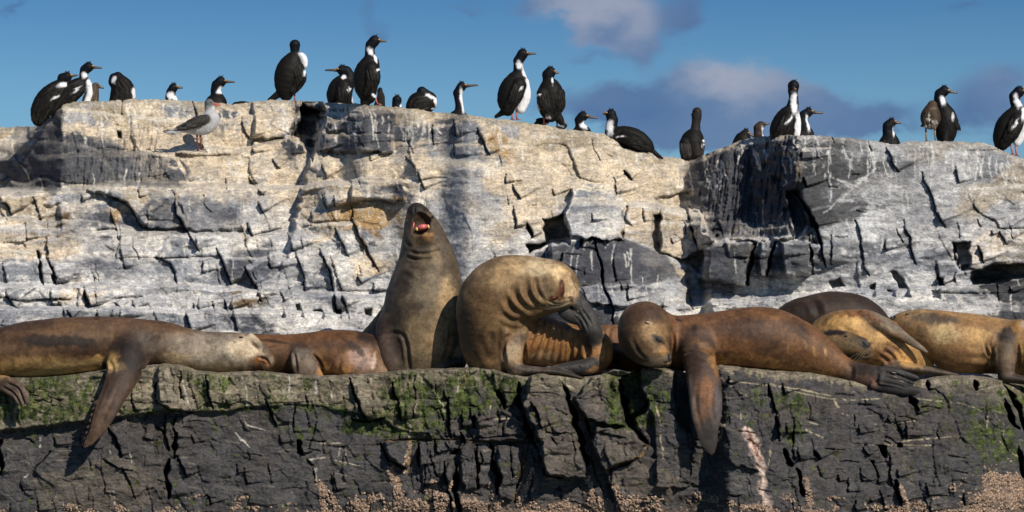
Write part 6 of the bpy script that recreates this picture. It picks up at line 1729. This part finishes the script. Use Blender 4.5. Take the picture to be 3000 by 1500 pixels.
def birds():
    B = bird
    B('second cormorant from the left edge, leaning behind the leftmost crested one', (130, 372), dict(body=[(112, 352, 20), (120, 325, 33), (140, 292, 37), (165, 265, 30), (180, 250, 18)], neck=[(180, 258, 16), (179, 242, 13), (184, 230, 15)], tail=[(118, 335, 14), (104, 345, 8), (93, 352, 3)]),
      (196, 226, 15), (229, 220), [(187, 249, 16, 8, 0), (160, 286, 14, 4, -25)], d=24.95, seed=1)
    B('cormorant with white neck standing on the sloping left corner of the cliff', (200, 300), dict(body=[(165, 335, 18), (180, 302, 31), (202, 276, 33), (226, 256, 29), (240, 246, 20)], neck=[(250, 244, 17), (245, 220, 13), (249, 205, 14)], belly=[(262, 248, 8), (262, 275, 9), (254, 300, 9)]),
      (259, 197, 15), (299, 199), [(248, 220, 13, 12, 0), (263, 243, 9, 20, 15), (225, 262, 22, 4, -30), (258, 282, 8, 30, 10)], cols=dict(belly=WHT), seed=2)
    B('brown young gull peering out behind the second cormorant', (270, 310), dict(body=[(262, 315, 24), (266, 290, 24), (272, 270, 18)], neck=[(273, 270, 15), (276, 258, 12)]), (281, 252, 11), (304, 258), (), back=BRN, crest=False, knob=False, name='gull', cat='gull', group=None, cols=dict(body=(.07, .05, .035), neck=(.075, .055, .04), head=(.09, .065, .05)), seed=3)
    B('cormorant bent forward with head tucked into its breast, behind the left cliff top', (356, 305), dict(body=[(355, 308, 40), (360, 280, 40), (358, 256, 34), (348, 238, 24)], neck=[(344, 245, 22), (332, 240, 14), (334, 228, 13)]), (345, 225, 15), None, [(333, 234, 8, 15, 10), (392, 274, 7, 22, -5)], crest=False, seed=4)
    B('small crested cormorant head and white neck showing above the rock near the gull', (507, 345), dict(body=[(507, 345, 32), (508, 318, 26)], neck=[(506, 308, 20), (500, 285, 16), (500, 270, 13)]), (508, 257, 13), (535, 257), [(500, 279, 17, 13, 20), (515, 288, 10, 10, 0)], seed=5)
    B('cormorant sitting low with dark shoulders, just above the grey gull', (634, 340), dict(body=[(634, 345, 40), (632, 315, 39), (636, 298, 28)], neck=[(640, 295, 22), (632, 268, 15), (636, 250, 16)]), (646, 240, 16), (688, 240), [(648, 264, 13, 13, 20), (668, 300, 4, 12, 0)], seed=6)
    B('black back of a resting cormorant barely showing over the rock', (705, 330), dict(body=[(680, 322, 14), (702, 312, 16), (724, 312, 15), (735, 320, 12)]), (690, 308, 9), None, (), crest=False, seed=7)
    B('tall cormorant preening with its head turned back between the wings', (850, 300), dict(body=[(838, 278, 20), (838, 245, 37), (846, 208, 41), (858, 178, 28)], wing=[(872, 200, 20, -.02), (878, 230, 20, -.03), (862, 265, 10, -.02)], neck=[(868, 180, 18), (865, 160, 11), (864, 146, 13)], belly=[(868, 172, 9), (882, 163, 10), (890, 174, 11), (892, 192, 9)], tail=[(834, 262, 14), (810, 280, 10), (790, 294, 7)]),
      (864, 132, 16), None, [(892, 214, 5, 12, 20)], cols=dict(belly=WHT), legs=[(834, 272, 838, 300), (862, 268, 864, 298)], crest=False, seed=8)
    B('cormorant facing left with bill pointing out over the cliff', (995, 312), dict(body=[(1002, 300, 36), (994, 276, 41), (1004, 252, 35), (1018, 240, 22)], wing=[(1006, 255, 24, -.06), (1008, 280, 24, -.08), (1000, 300, 14, -.08)], neck=[(1020, 244, 20), (1024, 224, 16), (1014, 210, 16)]), (1002, 206, 15), (952, 205), [(1006, 226, 9, 8, 0), (1034, 290, 5, 16, 0), (1022, 262, 9, 4, -20)], seed=9)
    B('tall upright dark backed cormorant in profile, right beside the one facing left', (1085, 306), dict(body=[(1080, 282, 24), (1072, 255, 37), (1075, 218, 42), (1084, 188, 30)], wing=[(1088, 205, 24, -.05), (1092, 235, 22, -.07), (1078, 270, 12, -.06)], neck=[(1087, 184, 20), (1083, 152, 14), (1086, 132, 15)], tail=[(1074, 268, 18), (1070, 300, 15)]), (1097, 120, 16), (1132, 121), [(1084, 148, 10, 15, -35), (1100, 172, 5, 16, -20), (1107, 205, 9, 4, -20), (1096, 280, 9, 7, 0), (1114, 262, 5, 18, 0)], legs=[(1098, 284, 1106, 306)], seed=10)
    B('cormorant mostly hidden behind the tall wet backed one', (1112, 318), dict(body=[(1112, 308, 18), (1116, 285, 13), (1113, 268, 9)]), (1114, 262, 7), None, (), crest=False, seed=11)
    B('little dark cormorant head poking up beside the tall wet backed bird', (1163, 350), dict(body=[(1163, 350, 26), (1163, 325, 20)], neck=[(1163, 318, 16), (1162, 302, 13)]), (1163, 293, 14), None, [(1174, 310, 4, 12, 0)], seed=12)
    B('low preening cormorant with round glossy head resting on a white neck', (1230, 332), dict(body=[(1222, 330, 36), (1230, 308, 42), (1250, 300, 32)], neck=[(1262, 305, 18), (1266, 286, 13), (1252, 277, 12)]), (1236, 268, 15), (1232, 292), [(1264, 284, 22, 7, 30), (1276, 300, 6, 16, -10), (1270, 318, 8, 3, 0)], crest=False, knob=False, seed=13)
    B('cormorant with long upright neck and pale bill rising from behind the rock', (1345, 380), dict(body=[(1340, 385, 40), (1342, 355, 34), (1345, 338, 20)], neck=[(1347, 335, 16), (1345, 305, 12), (1340, 272, 13)]), (1352, 254, 14), (1401, 249), [(1354, 292, 7, 42, -6)], seed=14)
    B('tallest cormorant standing upright at the middle with white belly and yellow knob', (1500, 352), dict(body=[(1488, 322, 20), (1488, 292, 34), (1500, 260, 38), (1512, 236, 30)], wing=[(1520, 250, 22, -.05), (1508, 285, 22, -.06), (1490, 320, 12, -.05)], neck=[(1522, 230, 22), (1518, 200, 14), (1518, 178, 14)], belly=[(1538, 240, 12), (1540, 285, 15), (1526, 320, 14)], tail=[(1484, 322, 13), (1453, 342, 5)]), (1531, 159, 16), (1571, 157), [(1523, 190, 11, 16, -20), (1538, 215, 7, 22, -20), (1542, 290, 8, 44, 6), (1528, 258, 9, 4, -50), (1508, 336, 7, 5, 0)], cols=dict(belly=WHT), legs=[(1512, 322, 1514, 350), (1500, 325, 1500, 350)], seed=15)
    B('cormorant seen from behind with broad dark back and tail down the rock', (1615, 372), dict(body=[(1614, 336, 24), (1612, 308, 40), (1613, 280, 43), (1612, 258, 32)], wing=[(1638, 275, 18, -.04), (1642, 310, 14, -.05), (1630, 335, 8, -.04)], wing2=[(1590, 275, 18, -.06), (1598, 312, 16, -.07), (1612, 338, 8, -.05)], neck=[(1610, 258, 20), (1606, 236, 16), (1606, 220, 17)], tail=[(1622, 325, 16, -.02), (1638, 348, 13, -.03), (1654, 368, 8, -.03)]), (1612, 211, 16), (1637, 214), [(1580, 278, 11, 4, -10), (1574, 312, 6, 20, -15), (1658, 340, 6, 26, 0), (1618, 238, 4, 12, 0), (1644, 372, 8, 6, 0), (1605, 345, 9, 5, 0)], legs=[(1593, 338, 1594, 362), (1630, 345, 1632, 372)], seed=16)
    B('dark cormorant crouched behind the broad backed one', (1580, 375), dict(body=[(1572, 372, 14), (1586, 358, 14), (1600, 356, 10)]), (1580, 356, 8), None, (), crest=False, seed=17)
    B('short necked crested cormorant peeking over the middle crest, right of the back-turned bird', (1706, 415), dict(body=[(1704, 425, 40), (1704, 398, 34), (1706, 386, 24)], neck=[(1706, 384, 20), (1698, 366, 13), (1698, 352, 14)]), (1707, 341, 15), (1751, 346), [(1712, 368, 16, 10, 35)], seed=18)
    B('cormorant lying on the slope with body stretched to the right, face towards the camera', (1840, 436), dict(body=[(1782, 415, 26), (1815, 400, 32), (1855, 408, 36), (1888, 424, 26), (1903, 434, 15)], wing=[(1830, 402, 18, -.06), (1865, 418, 20, -.07), (1895, 434, 10, -.05)], neck=[(1792, 402, 22), (1791, 375, 17), (1794, 352, 16)], tail=[(1896, 432, 11), (1918, 448, 7), (1940, 464, 4)]), (1790, 336, 16), (1766, 333), [(1787, 374, 14, 26, 8), (1816, 400, 14, 3, -8)], seed=19)
    B('plain dark brown cormorant seen from behind in the gap left of the outcrop', (2028, 478), dict(body=[(2026, 468, 28), (2027, 440, 39), (2029, 414, 37), (2036, 396, 22)], wing=[(2008, 420, 18, -.04), (2012, 450, 16, -.05)], wing2=[(2050, 420, 16, -.04), (2048, 452, 14, -.05)], neck=[(2036, 396, 17), (2039, 365, 13), (2041, 342, 14)]), (2042, 328, 14), (2025, 337), [(2063, 413, 5, 5, 0), (2060, 425, 7, 3, -30)], knob=False, crest=False, back=(.022, .018, .018), seed=20)
    B('very low cormorant with only its black crested head above the outcrop', (2180, 430), dict(body=[(2172, 430, 32), (2176, 410, 26)], neck=[(2178, 408, 18), (2180, 396, 14)]), (2184, 390, 12), (2209, 399), (), crestdir=(.2, -1), seed=21)
    B('brown headed young cormorant behind the left shoulder of the outcrop', (2226, 440), dict(body=[(2224, 440, 34), (2224, 415, 24)], neck=[(2223, 412, 15), (2221, 390, 13), (2222, 375, 14)]), (2229, 367, 13), (2256, 361), [(2236, 382, 6, 18, -8)], back=(.045, .028, .022), crest=False, knob=False, seed=22)
    B('cormorant facing the camera with spiky crest and long white throat, on the outcrop', (2300, 402), dict(body=[(2290, 402, 36), (2292, 380, 40), (2304, 350, 36), (2316, 328, 24)], wing=[(2308, 345, 20, -.05), (2296, 375, 22, -.06), (2280, 400, 14, -.05)], neck=[(2320, 325, 20), (2325, 290, 14), (2323, 266, 14)], belly=[(2334, 330, 8), (2338, 365, 9), (2334, 400, 9)]), (2325, 252, 17), (2328, 261), [(2327, 300, 11, 46, -3), (2338, 365, 9, 46, 3), (2311, 350, 20, 4, -50)], cols=dict(belly=WHT), bdep=-.10, seed=23)
    B('cormorant standing just behind the spiky crested one, pale bill to the right', (2362, 425), dict(body=[(2362, 425, 30), (2362, 398, 26), (2360, 385, 20)], neck=[(2358, 380, 18), (2350, 352, 15), (2356, 338, 15)]), (2368, 329, 14), (2411, 331), [(2366, 362, 6, 30, -10)], seed=24)
    B('tiny black tuft of a cormorant behind the middle of the outcrop', (2493, 445), dict(body=[(2493, 440, 24), (2493, 422, 14)]), (2493, 413, 8), None, (), crest=False, seed=25)
    B('cormorant with dark round shoulders sitting behind the dip of the outcrop', (2606, 450), dict(body=[(2605, 452, 36), (2605, 428, 36), (2606, 412, 26)], neck=[(2607, 408, 22), (2601, 385, 16), (2602, 370, 16)]), (2611, 360, 14), (2640, 360), [(2618, 385, 4, 14, 0)], seed=26)
    B('upright cormorant with red brown bill, standing behind the speckled brown gull', (2770, 422), dict(body=[(2770, 405, 26), (2772, 380, 35), (2771, 348, 35), (2765, 322, 24)], wing=[(2790, 335, 8, -.01), (2798, 352, 5, -.01), (2804, 367, 3, -.01)], neck=[(2762, 320, 22), (2752, 292, 17), (2754, 276, 16)], tail=[(2770, 390, 14, -.04), (2768, 412, 12, -.05)]), (2765, 267, 16), (2805, 272), [(2762, 294, 8, 22, -14), (2791, 346, 4, 16, 0)], seed=27)
    B('cormorant cut by the right frame edge, white neck and belly, on the sloping outcrop end', (2950, 450), dict(body=[(2932, 425, 20), (2940, 398, 34), (2955, 366, 38), (2976, 340, 32)], wing=[(2978, 352, 24, -.05), (2964, 388, 24, -.06), (2942, 425, 12, -.05)], neck=[(2988, 332, 20), (2974, 300, 15), (2972, 282, 15)], belly=[(3000, 345, 12), (2998, 385, 14), (2980, 418, 12)]), (2985, 269, 16), (3026, 270), [(2982, 297, 12, 26, -22), (3002, 335, 9, 26, 0), (2992, 410, 10, 34, 28), (2973, 362, 24, 4, -45)], cols=dict(belly=WHT), legs=[(2962, 428, 2966, 452), (2975, 428, 2978, 456)], seed=28)
    # gulls
    di = int(np.argmin(np.abs(UPU - 580)))
    col = UPD[:, di]
    rows = UPCR[di] + np.linspace(0, 1, len(col)) * (1240 - UPCR[di])
    dg = float(np.interp(449, rows, col)) + .03
    g = (.40, .40, .41)
    B('grey dolphin gull with red bill and dark wings standing alone below the crest', None, dict(body=[(545, 378, 11), (572, 372, 24), (600, 365, 30), (618, 352, 27)], neck=[(616, 348, 24), (616, 328, 16), (614, 312, 14)], wing=[(604, 350, 15, -.055), (575, 358, 17, -.075), (545, 370, 12, -.07), (515, 383, 5, -.05), (492, 385, 2, -.04)], tail=[(550, 380, 9), (515, 386, 4), (484, 386, 3)]),
      (613, 303, 14), (646, 308), [(628, 316, 8, 6, 0, (.6, .6, .6)), (515, 387, 30, 4, 0, (.7, .7, .7)), (611, 302, 17, 13, 10, (.10, .105, .11)), (514, 378, 6, 4, 0, (.5, .5, .52))], cols=dict(body=g, neck=(.42, .41, .42), head=(.13, .135, .14), wing=(.035, .032, .030), tail=(.6, .6, .6)), billmat=M_BILLRED, knob=False, crest=False, legs=[(577, 396, 579, 443), (586, 396, 590, 438)], footmat=M_FOOTRED, d=dg, name='gull', cat='gull', group=None, seed=29, billr=2.3)
    B('brown speckled young gull standing on thin legs before the upright cormorant', (2728, 418), dict(body=[(2727, 362, 18), (2726, 346, 30), (2728, 328, 24)], neck=[(2729, 325, 18), (2730, 315, 15)], tail=[(2716, 362, 12), (2698, 370, 3)]), (2731, 309, 15), None, [(2728, 372, 24, 9, 0, (.22, .18, .14)), (2722, 350, 12, 3, 20, (.6, .58, .55)), (2740, 358, 12, 3, 20, (.6, .58, .55)), (2710, 338, 4, 3, 0, (.5, .48, .45)), (2722, 338, 4, 3, 0, (.5, .48, .45)), (2735, 318, 10, 6, 0, (.12, .08, .055)), (2712, 372, 14, 3, -10, (.6, .6, .55))], back=BRN, cols=dict(body=BRN, neck=BRN, head=(.07, .045, .03), tail=(.03, .022, .018)), crest=False, legs=[(2712, 374, 2714, 414), (2738, 374, 2740, 416)], footmat=M_FOOTGREY, name='gull', cat='gull', group=None, seed=30)


birds()


# ------------------------------------------------------------------ growth on the lower rock
def grid_point(u, v):
    i = np.clip(np.searchsorted(LOU, u), 1, len(LOU) - 1)
    col = LV[:, i]
    j = min(max(int(np.searchsorted(col, v)), 1), len(col) - 1)
    return i, j


def scatter(n, fn, rnd):
    out = []
    t = 0
    nr, nc = LV.shape
    while len(out) < n and t < n * 60:
        t += 1
        i = rnd.randrange(2, nc - 2); j = rnd.randrange(2, nr - 2)
        if rnd.random() < fn(j, i):
            u = LU[j, i] + rnd.uniform(-1.3, 1.3); v = LV[j, i] + rnd.uniform(-1, 1)
            d = LD[j, i]
            dx = (LD[j, i + 1] - LD[j, i - 1]) / ((LU[j, i + 1] - LU[j, i - 1]) * d / FPX)
            dz = (LD[j - 1, i] - LD[j + 1, i]) / ((LV[j + 1, i] - LV[j - 1, i]) * d / FPX)
            if abs(dx) > 3 or abs(dz) > 3:
                continue
            nrm = Vector((dx, -1, dz)).normalized()
            out.append((at(u, v, d), nrm, u, v))
    return out


def barnacles():
    rnd = random.Random(21)
    clus = fbm(LU / 50, LV / 28, 4, 301, .6); line = np.interp(LU, [0, 500, 900, 1200, 1500, 1750, 2200, 2500, 2700, 2830, 2900, 3000], [1516, 1512, 1494, 1452, 1470, 1462, 1490, 1496, 1494, 1440, 1395, 1380])
    P = smooth(-20, 40, LV - line + 75 * clus) * (0.12 + 0.88 * smooth(-.15, .25, clus))
    for (x0, y0, x1, y1, w) in [(1145, 1380, 1185, 1490, 16), (1185, 1380, 1200, 1300, 7), (1270, 1420, 1300, 1490, 18), (1440, 1420, 1455, 1480, 10), (1560, 1380, 1520, 1480, 10), (1720, 1400, 1750, 1480, 12), (1800, 1430, 1830, 1500, 14), (2360, 1400, 2375, 1480, 9), (2640, 1430, 2660, 1500, 9), (1330, 1400, 1290, 1470, 12), (935, 1420, 990, 1490, 14), (940, 1430, 950, 1500, 12)]:
        dd, _, _ = seg_dist(LU, LV, (x0, y0), (x1, y1))
        P = np.maximum(P, (1 - smooth(w * .4, w, dd)) * .8)
    S = scatter(11000, lambda j, i: P[j, i] if 0 < j < LV.shape[0] - 14 else 0, rnd)
    V = []; Fc = []; C = []
    for (p, n, u, v) in S:
        r = rnd.uniform(.004, .0125); h = r * rnd.uniform(.7, 1.2)
        t = n.cross(Vector((0.1, .2, 1))).normalized(); b = n.cross(t)
        base = len(V)
        k = 6
        P0 = Vector(p)
        c0 = rnd.uniform(.75, 1.2)
        cl = (.40 * c0, .285 * c0, .20 * c0) if rnd.random() > .25 else (.22 * c0, .15 * c0, .11 * c0)
        for (rr, hh) in ((1.0, -.2), (.75, .75), (.35, 1.0)):
            for q in range(k):
                a = 2 * math.pi * q / k
                V.append(P0 + n * (h * hh) + (t * math.cos(a) + b * math.sin(a)) * (r * rr)); C.append(cl if rr > .5 else (.16, .11, .08))
        V.append(P0 + n * (h * .55)); C.append((.10, .07, .055))
        for lv in range(2):
            for q in range(k):
                a0 = base + lv * k + q; a1 = base + lv * k + (q + 1) % k
                Fc.append((a0, a1, a1 + k, a0 + k))
        for q in range(0, k, 2):
            Fc.append((base + 2 * k + q, base + 2 * k + (q + 1) % k, base + 2 * k + (q + 2) % k, base + 3 * k))
    o = mesh_from('barnacles', np.array(V), np.array(Fc), mat=ROCKPLAIN, col=np.array(C))
    o['kind'] = 'stuff'


def moss_tufts():
    rnd = random.Random(22)
    nz = fbm(LU / 14, LV / 18, 3, 302, .6)
    S = scatter(9000, lambda j, i: LMOSS[j, i] * smooth(-.25, .35, nz[j, i]) if j < LV.shape[0] - 14 else 0, rnd)
    V = []; Fc = []; C = []
    for (p, n, u, v) in S:
        P0 = Vector(p)
        t = Vector((1, 0, 0))
        L = rnd.uniform(.004, .012); w = rnd.uniform(.0015, .004)
        dirn = (n * rnd.uniform(.3, .9) + Vector((rnd.uniform(-.4, .4), -.1, rnd.uniform(-1.0, -.2)))).normalized()
        base = len(V)
        V += [P0 - t * w, P0 + t * w, P0 + dirn * L + t * w * .6, P0 + dirn * L - t * w * .4]
        k = rnd.uniform(.6, 1.6)
        c = (.030 * k, .047 * k, .011 * k) if rnd.random() > .06 else (.12 * k, .12 * k, .04 * k)
        C += [tuple(x * .6 for x in c)] * 2 + [c] * 2
        Fc.append((base, base + 1, base + 2, base + 3))
    o = mesh_from('moss', np.array(V), np.array(Fc), mat=ROCKPLAIN, col=np.array(C))
    o['kind'] = 'stuff'


def mat_growth():
    m, t, b = bsdf_mat('shell_and_weed', 0.75, 0.25)
    c = attrn(t)
    f = noisen(t, objvec(t), 150, 3, .6)
    c = mixc(t, 1.0, c, rampn(t, f, [(.3, (.7, .7, .7)), (.7, (1.25, 1.25, 1.25))]), 'MULTIPLY')
    t.links.new(c, b.inputs['Base Color'])
    return m


ROCKPLAIN = mat_growth()
barnacles()
moss_tufts()
